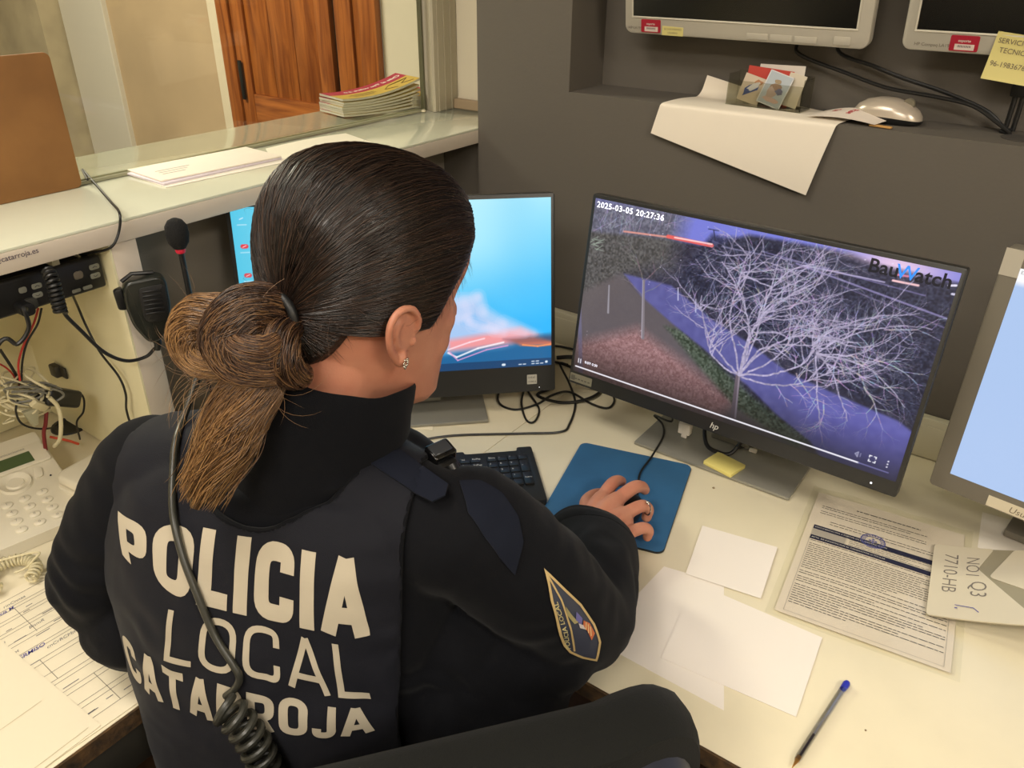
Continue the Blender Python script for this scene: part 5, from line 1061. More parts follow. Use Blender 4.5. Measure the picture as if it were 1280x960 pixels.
# --- body: one continuous skin surface
def body_mesh():
    b = new(); merge(b, headmesh())
    limb(b, [H3(0, -.022, -.05), H3(0, -.028, -.10), Vector((-.556, .44, 1.085)), Vector((-.568, .435, 1.03))], [.052, .050, .053, .056], 24)
    merge(b, torso(-.014, 1.05))
    # nose, brow, cheeks, lips, chin
    sweep(b, [H3(0, .082, .014), H3(0, .094, -.006), H3(0, .106, -.026), H3(0, .108, -.034)], [.006, .0075, .0095, .0085], 12); ball(b, H3(0, .098, -.037), .010, (1.5, 1, .8), MH.to_3x3().to_4x4())
    for s in (-1, 1):
        limb(b, [H3(s*.008, .088, .022), H3(s*.026, .086, .026), H3(s*.044, .074, .023)], [.007, .008, .007], 10); ball(b, H3(s*.036, .060, -.022), .021); ball(b, H3(s*.034, .058, -.046), .0215); ball(b, H3(s*.026, .060, -.072), .018); ball(b, H3(s*.011, .093, -.037), .0065)
    limb(b, [H3(-.022, .083, -.066), H3(-.008, .093, -.061), H3(0, .094, -.0625), H3(.008, .093, -.061), H3(.022, .083, -.066)], [.003, .0045, .004, .0045, .003], 10)
    limb(b, [H3(-.018, .083, -.070), H3(0, .092, -.072), H3(.018, .083, -.070)], [.004, .006, .004], 10); ball(b, H3(0, .084, -.104), .015)
    # ears
    for s in (-1, 1):
        fl_ = math.radians(30); ex = Vector((-s*math.sin(fl_)*1., math.cos(fl_), .0)); ex = Vector((-s*.08, 1, -.05)).normalized(); ez = Vector((s*.10, -.12, 1)).normalized(); ey = ez.cross(ex)*(-1 if s < 0 else 1); ey = Vector((s*1, .08, 0)).normalized()
        o = Vector((s*.0850, -.012, -.022))
        E = lambda x, z, y=0: MH @ (o+ex*x*1.12+ez*z*.90+ey*y)
        hx = [(.010, -.002, -.006), (.013, .010, -.002), (.010, .022, 0), (.001, .031, .001), (-.011, .029, .002), (-.019, .018, .003), (-.0205, .004, .003), (-.0175, -.010, .002), (-.011, -.021, 0), (-.003, -.029, -.003), (.004, -.029, -.006), (.009, -.020, -.009)]
        limb(b, [E(x, z, y) for x, z, y in hx], [.0028, .003, .0034, .0036, .0038, .0038, .0036, .0034, .0036, .0044, .004, .003], 10, 5)
        limb(b, [E(.003, .020, -.004), E(-.007, .016, -.001), E(-.011, .004, 0), E(-.008, -.008, -.001), E(-.001, -.015, -.003)], [.002, .003, .0032, .003, .003], 10, 4)
        ball(b, E(.010, -.006, -.002), .0042, (.8, .6, 1.3), MH.to_3x3().to_4x4()); ball(b, E(-.001, -.024, -.003), .0090, (.8, .5, 1.1), MH.to_3x3().to_4x4())
        Mx = (MH @ frame(o-ey*.0065, ex, ey, ez)).to_3x3().to_4x4(); ball(b, E(-.003, .003, -.0030), .010, (1.6, .30, 2.2), Mx)
    # right arm and hand
    limb(b, [RSH+Vector((0, 0, -.01)), RSH.lerp(REL, .5), REL, REL.lerp(RWR, .4), RWR], [.045, .040, .036, .036, .026], 20)
    limb(b, [LSH+Vector((0, 0, -.01)), LSH.lerp(LEL, .5), LEL, LEL.lerp(LWR, .4), LWR], [.045, .040, .036, .034, .025], 20)
    K = [Vector((-.4435, .846, .7875)), Vector((-.4205, .848, .7935)), Vector((-.3985, .828, .790)), Vector((-.3785, .804, .782))]
    for k_, r in zip(K, (.0118, .0122, .0118, .011)):
        w_ = RWR+(k_-(K[1]+K[2])/2)*.42+Vector((0, .002, -.002)); limb(b, [w_, w_.lerp(k_, .55)+Vector((0, 0, .002)), k_], [.0165, .0160, r+.001], 14, 5)
    limb(b, [RWR, RWR+Vector((.006, .035, -.004))], [.024, .022], 18, 5, .7); ball(b, (K[0]+K[3]+RWR*1.1)/3.1+Vector((.0, .008, -.008)), .028, (1.25, 1.25, .62))
    F = [([K[0], K[0]+Vector((-.0045, .036, .002)), K[0]+Vector((-.0065, .060, -.0055)), K[0]+Vector((-.0065, .074, -.0145))], [.0106, .0100, .0092, .0078]),
         ([K[1], K[1]+Vector((.007, .038, .003)), K[1]+Vector((.010, .060, -.007)), K[1]+Vector((.0110, .071, -.0185))], [.0108, .0102, .0094, .0080]),
         ([K[2], K[2]+Vector((.012, .033, .0005)), K[2]+Vector((.017, .047, -.012)), K[2]+Vector((.0155, .048, -.0275))], [.0102, .0096, .0088, .0078]),
         ([K[3], K[3]+Vector((.012, .025, -.001)), K[3]+Vector((.0165, .036, -.011)), K[3]+Vector((.0155, .037, -.0235))], [.0096, .0088, .0080, .0070])]
    for p, r in F: limb(b, p, r, 12, 6)
    limb(b, [RWR+Vector((-.014, .012, -.010)), Vector((-.450, .824, .772)), Vector((-.470, .850, .7665)), Vector((-.4735, .879, .7605)), Vector((-.466, .898, .757))], [.014, .0145, .0110, .0098, .0078], 14, 6)
    # left hand resting against the belly
    for k in range(4):
        o = LWR+Vector((.0, .0, .0))+S*(.014*(k-1.5)*1.2)+Bv*.07; limb(b, [LWR+S*.008*(k-1.5), o, o+Bv*.035+Vector((0, 0, -.008))+S*.01, o+Bv*.05+Vector((0, 0, -.022))+S*.014], [.014, .011, .0088, .0072], 12, 5)
    limb(b, [LWR+S*.015, LWR+S*.04+Bv*.035, LWR+S*.048+Bv*.065], [.013, .010, .0078], 12, 5)
    return b
m_skin = mat('skin', (190, 132, 106), .5, sss=.12, var=.10, vscale=26, vcol=(180, 116, 92), bump=.12, bscale=420)
per = thing('person', 'person in dark navy police uniform seated at the desk, right hand on the mouse', 'person', (-.53, .39, .50), SA)
bb = remesh(body_mesh(), .0021, 3, .5)
# eye sockets: real hollows in the face
for v in bb.verts:
    q = MH.inverted() @ v.co
    if q.y > .05:
        for s in (-1, 1):
            r2 = ((q.x-s*.030)/.014)**2+((q.z-.004)/.010)**2
            if r2 < 6: v.co -= HF*(.009*math.exp(-r2))
fv = [v for v in bb.verts if (lambda q: q.y > .035 and abs(q.x) > .022 and -.10 < q.z < .07)(MH.inverted() @ v.co)]
for _ in range(40): bmesh.ops.smooth_vert(bb, verts=fv, factor=.5, use_axis_x=True, use_axis_y=True, use_axis_z=True)
obj('body', bb, m_skin, per, True)
for s in (-1, 1):
    b = new(); ball(b, H3(s*.030, .071, .003), .0105); e = obj('eye', b, mat('eye_white', (226, 222, 216), .2), per, True)
    b = new(); ball(b, H3(s*.030, .0775, .003), .0052, (1, 1, 1)); under(e, obj('iris', b, mat('iris_brown', (52, 34, 24), .15), per, True))
    b = new(); limb(b, [H3(s*.012, .0925, .024), H3(s*.028, .0895, .029), H3(s*.044, .077, .025)], [.0018, .0024, .0012], 8); obj('eyebrow', b, mat('brow_brown', (44, 30, 24), .7), per, True)
b = new(); limb(b, [H3(-.019, .088, -.067), H3(-.007, .0975, -.0645), H3(0, .098, -.0655), H3(.007, .0975, -.0645), H3(.019, .088, -.067)], [.0015, .003, .0028, .003, .0015], 8); limb(b, [H3(-.016, .088, -.070), H3(0, .0975, -.0725), H3(.016, .088, -.070)], [.0018, .0042, .0018], 8); obj('lips', b, mat('lip_rose', (170, 92, 88), .4), per, True)
def px_hit(bvh, u, v, off=0.):
    r = Vector(ray(u, v)).normalized(); h = bvh.ray_cast(Vector(C0), r)
    return (h[0]+h[1]*off, h[1], h[3]) if h[0] else (None, None, None)

# --- jumper
m_navy = mat('navy_fabric', (8, 9, 14), .85, bump=.25, bscale=900, sheen=.04, spec=.15); m_vest = mat('navy_vest_fabric', (17, 18, 26), .75, bump=.2, bscale=1100, sheen=.05, spec=.2)
def folds(b, spots):
    """soft cloth folds: each spot = centre, axis, reach, wavelength, depth"""
    b.normal_update(); N = [(v, v.normal.copy()) for v in b.verts]
    for v, n in N:
        d = 0
        for c, ax_, reach, wl, dep, ph in spots:
            q = v.co-c; r2 = q.length_squared/reach**2
            if r2 < 5: w = q.dot(ax_); d += dep*math.exp(-r2)*math.sin(2*PI*w/wl+ph+7*noise.noise(v.co*13))*(.55+noise.noise(v.co*17+Vector((5, 1, 2))))
        d += .0035*noise.noise(v.co*11)+.0016*noise.noise(v.co*28)
        v.co += n*d
b = new(); merge(b, torso(0, 1.06))
limb(b, [OB+Vector((0, 0, .985))-S*.165+Vector((-.008, .008, 0)), OB+Vector((-.008, .01, 1.008)), OB+Vector((0, 0, .985))+S*.165], [.062, .070, .062], 24)
limb(b, [RSH, RSH.lerp(REL, .35)+Vector((.012, -.006, .004)), RSH.lerp(REL, .7)+Vector((.012, -.008, 0)), REL+Vector((.004, -.002, 0)), REL.lerp(RWR, .28)+Vector((.008, 0, .002)), REL.lerp(RWR, .65)+Vector((.006, 0, 0)), RWR+Vector((.004, -.030, .002)), RWR+Vector((.004, -.003, .004))], [.066, .067, .064, .058, .057, .056, .055, .053], 28)
limb(b, [LSH, LSH.lerp(LEL, .4)+Vector((-.006, -.008, 0)), LEL, LEL.lerp(LWR, .5), LWR+Vector((0, -.02, 0))], [.064, .058, .050, .054, .046], 28); ball(b, (-.742, .290, .815), .054)
limb(b, [at(560, 800, .86), at(625, 822, .875), at(690, 815, .885)], [.062, .055, .050], 20)
limb(b, [at(560, 880, .86), at(610, 890, .87), at(660, 870, .88)], [.060, .052, .045], 20)
b = remesh(b, .0038, 10)
# flat cuff: cut at the wrist
AX = (RWR-REL).normalized(); AX = Vector((AX.x*.75, AX.y, AX.z*.5)).normalized(); cutp = RWR+Vector((0.006, -.032, 0))
AL = (LWR-LEL).normalized(); cutl = LWR+AL*.0
def gcuff(p):
    a = (p-cutp).dot(AX) if (p-RWR).length < .12 else -.05; c = (p-cutl).dot(AL) if (p-LWR).length < .08 else -.05
    return max(a, c)
folds(b, [(REL+Vector((.0, -.01, .02)), Vector((.3, -.2, .95)).normalized(), .075, .050, .0060, 0), (REL.lerp(RWR, .35)+Vector((0,0,.03)), (AX+Vector((.5,0,.4))).normalized(), .05, .060, .0045, 1.), (RSH.lerp(REL, .5), Vector((.5, .2, -.8)).normalized(), .08, .055, .004, .5),
          (LEL, Vector((.2, .3, .9)).normalized(), .08, .04, .0055, .2), (LSH.lerp(LEL, .45), Vector((-.3, -.2, -.9)).normalized(), .08, .05, .004, 2), (OB+S*.16+Vector((0, -.02, .84)), (S*.7+EZ*.7), .08, .05, .006, 1)])
trim(b, gcuff)
JB = bvh_of(b); obj('jumper', b, m_navy, per, True)
# cuff hems
def hem(c, ax_, rad, nm, dz=1.):
    u = ax_.cross(EZ).normalized(); w = u.cross(ax_).normalized(); b = new(); rings = []
    for t_, o_ in ((0, .000), (.004, .0016), (.012, .0018), (.022, .0010), (.024, -.002)):
        ring = []
        for k in range(40):
            a = 2*PI*k/40; d = u*math.cos(a)+w*math.sin(a); o0 = c-ax_*(.003+t_); h = JB.ray_cast(o0+d*.09, -d); rr = (h[0]-o0).length if h[0] and (h[0]-o0).length < .075 else rad
            ring.append(o0+d*(rr+o_))
        rings.append(ring)
    vs = [[b.verts.new(p) for p in r] for r in rings]
    for a, c2 in zip(vs, vs[1:]):
        for k in range(40): b.faces.new((a[k], a[(k+1) % 40], c2[(k+1) % 40], c2[k]))
    inn = [b.verts.new(c-ax_*.010+(p-(c-ax_*.003))*.80) for p in rings[0]]
    for k in range(40): b.faces.new((inn[k], inn[(k+1) % 40], vs[0][(k+1) % 40], vs[0][k]))
    bmesh.ops.smooth_vert(b, verts=b.verts, factor=.3, use_axis_x=True, use_axis_y=True, use_axis_z=True); bmesh.ops.recalc_face_normals(b, faces=b.faces)
    return obj(nm, b, m_navy, per, True)
hem(cutp, AX, .046, 'cuff'); hem(cutl, AL, .045, 'cuff')
# --- standing collar
def ringc(c, u, w, ru, rw, n=64, wob=0., ph=0): return [c+u*(ru*math.cos(2*PI*k/n))+w*(rw*math.sin(2*PI*k/n))+EZ*(wob*math.sin(4*PI*k/n+ph)) for k in range(n)]
cl = [((-.570, .428, 1.008), .100, .090, 0), ((-.566, .430, 1.028), .092, .085, .002), ((-.562, .434, 1.044), .086, .081, .003), ((-.558, .438, 1.053), .0885, .084, .003), ((-.554, .443, 1.066), .083, .080, .004), ((-.550, .447, 1.078), .0845, .081, .005), ((-.546, .451, 1.100), .080, .078, .005), ((-.542, .456, 1.122), .078, .076, .005), ((-.539, .459, 1.136), .0765, .074, .005), ((-.538, .460, 1.140), .0745, .072, .005), ((-.538, .460, 1.136), .0720, .070, .005), ((-.545, .453, 1.095), .071, .069, .004), ((-.555, .44, 1.05), .07, .066, 0)]
b = new(); tilt = Vector((.0, .0, 1)); rings = []
for c, ru, rw, wb in cl:
    u = (hr*.6+S*.4).normalized(); w = EZ.cross(u); tl_ = (c[2]-1.01)/.130; ring = []
    for k in range(72):
        a = 2*PI*k/72; p = Vector(c)+u*(ru*math.cos(a))+w*(rw*math.sin(a)); p.z += tl_*(-.020*math.sin(a+.1)-.006*math.cos(a))+.0022*noise.noise(Vector((math.cos(a)*2, math.sin(a)*2, c[2]*40)))*2; ring.append(b.verts.new(p))
    rings.append(ring)
for a, c in zip(rings, rings[1:]):
    for k in range(72): b.faces.new((a[k], a[(k+1) % 72], c[(k+1) % 72], c[k]))
bmesh.ops.recalc_face_normals(b, faces=b.faces); CB = bvh_of(b); obj('collar', b, m_navy, per, True)

# --- vest
b = new(); merge(b, torso(.007, 1.05)); limb(b, [OB+Vector((-.008, .010, .986))-S*.15, OB+Vector((-.008, .012, 1.010)), OB+Vector((0, .0, .986))+S*.15], [.066, .077, .066], 28)
b = remesh(b, .0036, 10)
folds(b, [(OB+S*.11-Bv*.1+EZ*.86, (S*.5-EZ*.85).normalized(), .07, .06, .003, 0), (OB-S*.12-Bv*.09+EZ*.84, (S*.3+EZ*.95).normalized(), .07, .05, .003, 1)])
def gvest(p):
    a, c, z = body(p); k = min(1, max(0, (z-.845)/.06)); k = k*k*(3-2*k); w = (.262 if a < 0 else .142+.1*max(0, .80-z))*(1-k)+(.142 if c < 0 else .135)*k
    if a < 0: j = min(1, max(0, (1.01-z)/.07)); w += (.045+.030*j*j*(3-2*j))*k
    nk = .098-math.sqrt(a*a+(c-.012)**2*1.05) if z > .95 else -.1
    if c > 0: nk = max(nk, min(.03, .075-abs(a)) if z > .93 and c > .05 else -.1)
    return max(abs(a)-w, nk, .60-z)
trim(b, gvest)
# boundary loops -> piping
def loops(bm):
    E_ = {}; 
    for e in bm.edges:
        if e.is_boundary:
            for v in e.verts: E_.setdefault(v, []).append(e.other_vert(v))
    seen = set(); out = []
    for s in E_:
        if s in seen: continue
        L = [s]; seen.add(s); cur = s
        while True:
            nx = [v for v in E_[cur] if v not in seen]
            if not nx: break
            cur = nx[0]; seen.add(cur); L.append(cur)
        if len(L) > 25: out.append([v.co.copy() for v in L])
    return out
LO = loops(b); thicken(b, .0035); VB = bvh_of(b); obj('vest', b, m_vest, per, True)
for L in LO:
    for _ in range(6): L = [(L[i-1]+L[i]*2+L[(i+1) % len(L)])/4 for i in range(len(L))]
    L = L[::2]; b = new(); sweep(b, L+[L[0]], .0034, 8, cap=False); obj('vest_piping', b, m_navy, per, True)
# --- lettering on the back
m_let = mat('reflective_lettering', (178, 168, 148), .6, bump=.05, bscale=800)
def back_az(u, v):
    h = px_hit(VB, u, v)[0]
    if h is None: h = onplane(u, v, OB-Bv*.13, Bv)
    a, c, z = body(h); return a, z
def on_vest(a, z, off=.0007):
    o = OB+S*a+EZ*z-Bv*.5; h = VB.ray_cast(o, Bv)
    if h[0] is None or h[3] > .6: return OB+S*a+EZ*z-Bv*.125
    return h[0]-Bv*off
def word(s, widths, hw, topc, botc, gap=.11, r=.26, nm='lettering'):
    top = np.array([(k,)+back_az(u, v) for k, u, v in topc]); bot = np.array([(k,)+back_az(u, v) for k, u, v in botc]); tot = sum(widths[c] for c in s)+gap*(len(s)-1); x = 0
    for ch in s:
        w = widths[ch]; b = new()
        def pl(X, Y, x0=x):
            q = (x0+X)/tot; ta, tz = np.interp(q, top[:, 0], top[:, 1]), np.interp(q, top[:, 0], top[:, 2]); ba, bz = np.interp(q, bot[:, 0], bot[:, 1]), np.interp(q, bot[:, 0], bot[:, 2])
            return on_vest(ba+(ta-ba)*Y, bz+(tz-bz)*Y)
        for pts, cl_ in letter(ch, w, hw, r): strip(b, pts, hw, cl_, pl, 3, .07)
        bmesh.ops.recalc_face_normals(b, faces=b.faces); o = obj('letter', b, m_let, per, True, smooth=False); x += w+gap
word('POLICIA', dict(P=.62, O=.64, L=.50, I=.23, C=.62, A=.70), .112, [(0, 148, 638), (.33, 248, 657), (.66, 350, 677), (1, 463, 699)], [(0, 121, 724), (.33, 238, 754), (.66, 345, 776), (1, 463, 796)], .10)
word('LOCAL', dict(L=.56, O=.72, C=.70, A=.80), .062, [(0, 211, 761), (.5, 330, 782), (1, 452, 808)], [(0, 205, 825), (.5, 332, 849), (1, 464, 873)], .14, .3)
word('CATARROJA', dict(C=.58, A=.68, T=.6, R=.6, O=.62, J=.52), .098, [(0, 130, 810), (.28, 215, 838), (.45, 268, 852), (.72, 363, 871), (.83, 405, 881), (1, 464, 883)], [(0, 150, 856), (.28, 222, 886), (.45, 268, 902), (.72, 364, 918), (.83, 403, 922), (1, 469, 913)], .10)
# --- sleeve patch and cloth panels: outlines laid on the cloth along its own normal
def cloth_place(bvh, u, v, off, nrm=None):
    h, n, _ = px_hit(bvh, u, v); ns = []
    for du, dv in ((0, 0), (-12, 0), (12, 0), (0, -16), (0, 16)):
        q = px_hit(bvh, u+du, v+dv)
        if q[0] and (q[0]-h).length < .05: ns.append(q[1])
    n = sum(ns, Vector()).normalized() if nrm is None else nrm
    def f(x, y, o=off):
        p = onplane(x, y, h, n); k = bvh.ray_cast(p+n*.03, -n)
        return (k[0]+n*o) if k[0] and k[3] < .075 else p-n*.004+n*o
    return f, n
def patchfill(b, pts, f, o, rings=8):
    c = (sum(p[0] for p in pts)/len(pts), sum(p[1] for p in pts)/len(pts)); P = []
    for i in range(len(pts)):
        a, d = pts[i], pts[(i+1) % len(pts)]; n = max(1, int(math.hypot(d[0]-a[0], d[1]-a[1])/5)); P += [(a[0]+(d[0]-a[0])*k/n, a[1]+(d[1]-a[1])*k/n) for k in range(n)]
    R_ = [[b.verts.new(f(c[0]+(x-c[0])*s/rings, c[1]+(y-c[1])*s/rings, o)) for x, y in P] for s in range(rings, 0, -1)]
    for r0, r1 in zip(R_, R_[1:]):
        for i in range(len(P)): b.faces.new((r0[i], r0[(i+1) % len(P)], r1[(i+1) % len(P)], r1[i]))
    b.faces.new(R_[-1]); bmesh.ops.recalc_face_normals(b, faces=b.faces); return b
pf, pn = cloth_place(JB, 722, 785, .0012)
sh = [(689, 720), (708, 739), (727, 757), (742, 780), (750, 803), (749, 829), (733, 826), (717, 819), (709, 810), (701, 794), (695, 771), (691, 752)]
b = patchfill(new(), sh, pf, .0016); sp_ = obj('sleeve_patch', b, mat('patch_blue', (52, 56, 72), .6), per, True)
m_gold = mat('patch_gold', (190, 164, 112), .5)
b = new(); strip(b, sh, 1.5, True, lambda x, y: pf(x, y, .0026), 2, 5); strip(b, [(690, 724), (702, 750), (710, 778), (717, 803), (721, 817)], 1.1, False, lambda x, y: pf(x, y, .0026), 2, 5); under(sp_, obj('patch_border', b, m_gold, per, True))
b = new(); tx_ = text_bm('POLICIA LOCAL', 9.2, .12, space=1.0); d0, d1 = Vector((717, 813)), Vector((693, 735)); dv_ = (d1-d0).normalized(); nv_ = Vector((-dv_.y, dv_.x))*-1
for v in tx_.verts:
    q = d0+dv_*(v.co.x*.98)-nv_*(v.co.y*-.78)*1.0+Vector((-1.2, .8)); v.co = pf(q.x, q.y, .0028)
merge(b, tx_); under(sp_, obj('patch_lettering', b, mat('patch_letters', (196, 184, 130), .5), per, True, smooth=False))
for nm, pts, col in (('gold_wing', [(706, 757), (714, 768), (721, 776), (716, 778), (708, 768)], (150, 140, 96)), ('blue_emblem', [(720, 764), (727, 772), (725, 779), (718, 774)], (96, 92, 150)), ('white_emblem', [(721, 777), (728, 780), (730, 785), (723, 783)], (196, 188, 184)), ('striped_wing', [(728, 774), (736, 778), (742, 790), (738, 799), (733, 788), (727, 780)], (196, 104, 62))):
    b = patchfill(new(), pts, pf, .0030, 3); under(sp_, obj(nm, b, mat(nm, col, .5), per, True))
b = new()
for k in range(3): strip(b, [(731+k*2.6, 776+k*2.8), (730+k*3.4, 785+k*4)], .6, False, lambda x, y: pf(x, y, .0034), 1, 3)
under(sp_, obj('wing_stripes', b, mat('stripe_cream', (214, 190, 140), .5), per, True))
m_panel = mat('dark_blue_panel', (12, 17, 31), .85, bump=.15, bscale=900, sheen=.04, spec=.2)
sp, sn_ = cloth_place(JB, 615, 655, .001, Vector((.35, -.25, .9)).normalized())
b = patchfill(new(), [(574, 603), (600, 602), (628, 618), (648, 642), (657, 668), (650, 700), (628, 688), (604, 668), (584, 645)], sp, .0016, 10); thicken(b, .0012); obj('shoulder_panel', b, m_panel, per, True)
vp, vn_ = cloth_place(VB, 505, 595, .001, Vector((.15, -.35, .92)).normalized())
b = patchfill(new(), [(462, 583), (484, 566), (500, 561), (560, 604), (556, 618), (540, 626), (512, 612)], vp, .0010, 8); thicken(b, .0022); obj('shoulder_strap', b, m_panel, per, True)
# --- trousers, legs, shoes
b = new()
for s in (-1, 1):
    hip = Vector((-.54, .39, .53))+S*s*.085; kn = hip+Bv*.40+S*s*.04+EZ*.02; ft = kn+EZ*-.47+Bv*.02
    limb(b, [hip, hip.lerp(kn, .5), kn, kn.lerp(ft, .5), ft], [.095, .080, .066, .056, .048], 24)
merge(b, torso(.003, .62)); b = remesh(b, .007, 6); obj('trousers', b, mat('navy_trousers', (22, 24, 34), .8, bump=.2, bscale=700), per, True)
for s in (-1, 1):
    ft = Vector((-.53, .40, .53))+S*s*.085+Bv*.42+S*s*.04+EZ*-.45; b = new(); limb(b, [ft+Vector((0, 0, .0))-Bv*.03+EZ*-.045, ft+Bv*.08+EZ*-.052, ft+Bv*.19+EZ*-.062], [.040, .040, .030], 20, 6, .75); limb(b, [ft+EZ*.04, ft+EZ*-.03], [.045, .044], 18); b = remesh(b, .006, 5)
    for v in b.verts: v.co.z = max(v.co.z, .002)
    obj('shoe', b, mat('black_leather', (16, 16, 16), .35), per, True)

# ------------------------------------------------------------------ hair
def hair_mat(name, rough):
    m = bpy.data.materials.new(name); m.use_nodes = True; nt = m.node_tree; p = nt.nodes['Principled BSDF']; p.inputs['Roughness'].default_value = rough; p.inputs['Specular IOR Level'].default_value = .55
    a = nt.nodes.new('ShaderNodeAttribute'); a.attribute_name = 'tone'; nt.links.new(a.outputs['Color'], p.inputs['Base Color']); return m
m_hair = hair_mat('brown_hair', .36)
def strands(name, lines, rads, cols, parent, sides=3):
    V, Fq, Cc = [], [], []; base = 0
    for L, r, (c0, c1) in zip(lines, rads, cols):
        L = np.array([tuple(p) for p in L]); n = len(L); t = np.gradient(L, axis=0); t /= np.linalg.norm(t, axis=1)[:, None]+1e-12; ref = np.array([.3, .2, .93]); u = np.cross(t, ref); u /= np.linalg.norm(u, axis=1)[:, None]+1e-9; w = np.cross(t, u)
        rr = r*np.minimum(1, np.linspace(n, 0, n)/2.5+.12)[:, None]; k = np.arange(sides)*2*np.pi/sides
        ring = L[:, None]+u[:, None]*(np.cos(k)[None, :, None]*rr[:, None])+w[:, None]*(np.sin(k)[None, :, None]*rr[:, None]); V.append(ring.reshape(-1, 3))
        i = np.arange(n-1)[:, None]*sides; j = np.arange(sides)[None]; j2 = (j+1) % sides; Fq.append(np.stack([i+j, i+j2, i+sides+j2, i+sides+j], -1).reshape(-1, 4)+base); base += n*sides
        f = np.linspace(0, 1, n)[:, None]; Cc.append(np.repeat(np.array(c0)*(1-f)+np.array(c1)*f, sides, 0))
    V = np.concatenate(V); Fq = np.concatenate(Fq); Cc = np.concatenate(Cc); inv = np.array(parent.matrix_basis.inverted()); V = V @ inv[:3, :3].T+inv[:3, 3]
    me = bpy.data.meshes.new(name); me.vertices.add(len(V)); me.vertices.foreach_set('co', V.ravel()); me.loops.add(Fq.size); me.loops.foreach_set('vertex_index', Fq.ravel().astype(np.int32)); me.polygons.add(len(Fq)); me.polygons.foreach_set('loop_start', np.arange(0, Fq.size, 4, dtype=np.int32)); me.update(calc_edges=True)
    a = me.color_attributes.new('tone', 'FLOAT_COLOR', 'POINT'); c = Cc/255.; c = np.where(c <= .04045, c/12.92, ((np.clip(c, 0, 1)+.055)/1.055)**2.4); a.data.foreach_set('color', np.concatenate([c, np.ones((len(c), 1))], 1).astype(np.float32).ravel())
    o = bpy.data.objects.new(name, me); COL.objects.link(o); me.materials.append(m_hair); o.parent = parent; o['kind'] = 'stuff'; me.polygons.foreach_set('use_smooth', [True]*len(me.polygons)); return o
def tone(bm_or_me, fn):
    me = bm_or_me; a = me.color_attributes.new('tone', 'FLOAT_COLOR', 'POINT')
    for i, v in enumerate(me.vertices): a.data[i].color = lin(fn(v.co))
TIE = MH.inverted() @ HB.find_nearest(at(352, 398, .69))[0]; print('TIE', TIE)
dT = TIE.normalized()
hl = [(0, .095, .070), (.030, .092, .068), (.052, .078, .056), (.064, .060, .036), (.069, .046, .012), (.071, .034, -.012), (.0735, .020, -.002), (.0755, -.004, .010), (.074, -.034, .010), (.069, -.052, -.012), (.061, -.064, -.040), (.047, -.072, -.064), (.020, -.080, -.088)]
full = hl+[(0, -.08, -.094)]+[(-x, y, z) for x, y, z in hl[::-1]]; full = full[:-1]
HLp = [Vector(p) for p in full]; HLp = catmull(HLp+[HLp[0]], 8)[:-1]; NH = len(HLp)
def slerp(a, b, t):
    a, b = a.normalized(), b.normalized(); w = math.acos(max(-1, min(1, a.dot(b))))
    return a if w < 1e-5 else (a*math.sin((1-t)*w)+b*math.sin(t*w))/math.sin(w)
def hpt(phi, t, off):
    k = phi*NH; i = int(k) % NH; f = k-int(k); d = HLp[i].lerp(HLp[(i+1) % NH], f)
    # bow the path slightly upward over the crown like combed hair
    q = slerp(d, dT, t); s = hsurf(MH.to_3x3() @ q); n = (s-HC).normalized(); e = min(1, t*7); th = .0008+.0085*(e*e*(3-2*e))
    th *= 1-.2*max(0, t-.7)/.3
    return s+n*(th+off)
b = new(); NT = 26; ring = [[b.verts.new(hpt(i/NH, (j/NT)**1.0*.985, 0)) for j in range(NT+1)] for i in range(NH)]
for i in range(NH):
    for j in range(NT): b.faces.new((ring[i][j], ring[(i+1) % NH][j], ring[(i+1) % NH][j+1], ring[i][j+1]))
bmesh.ops.recalc_face_normals(b, faces=b.faces); o = obj('hair', b, m_hair, per, True); tone(o.data, lambda p: (26, 18, 15))
R = random.Random(21); lines, rads, cols = [], [], []
dkb = [(27, 19, 15), (34, 23, 18), (20, 14, 12), (46, 31, 24), (66, 46, 34)]
for k in range(5200):
    phi = R.random(); t0 = R.choice([0, 0, R.uniform(0, .75)]); t0 = max(0, t0+R.uniform(-.01, .02)); n = 15; off = R.uniform(.0001, .0011); dphi = R.gauss(0, .006); ph = R.uniform(0, 6); am = R.uniform(0, .0012)
    L = [hpt((phi+dphi*j/n*2+am*math.sin(ph+j*.6)) % 1, min(.99, t0+(.99-t0)*j/n), off+(.0008*math.sin(ph+j*.5) if j > 1 else 0)) for j in range(n+1)]
    c = R.choice(dkb); lines.append(L); rads.append(R.uniform(.00022, .00048)); cols.append((c, [v*.9 for v in c]))
strands('hair_strands', lines, rads, cols, per)
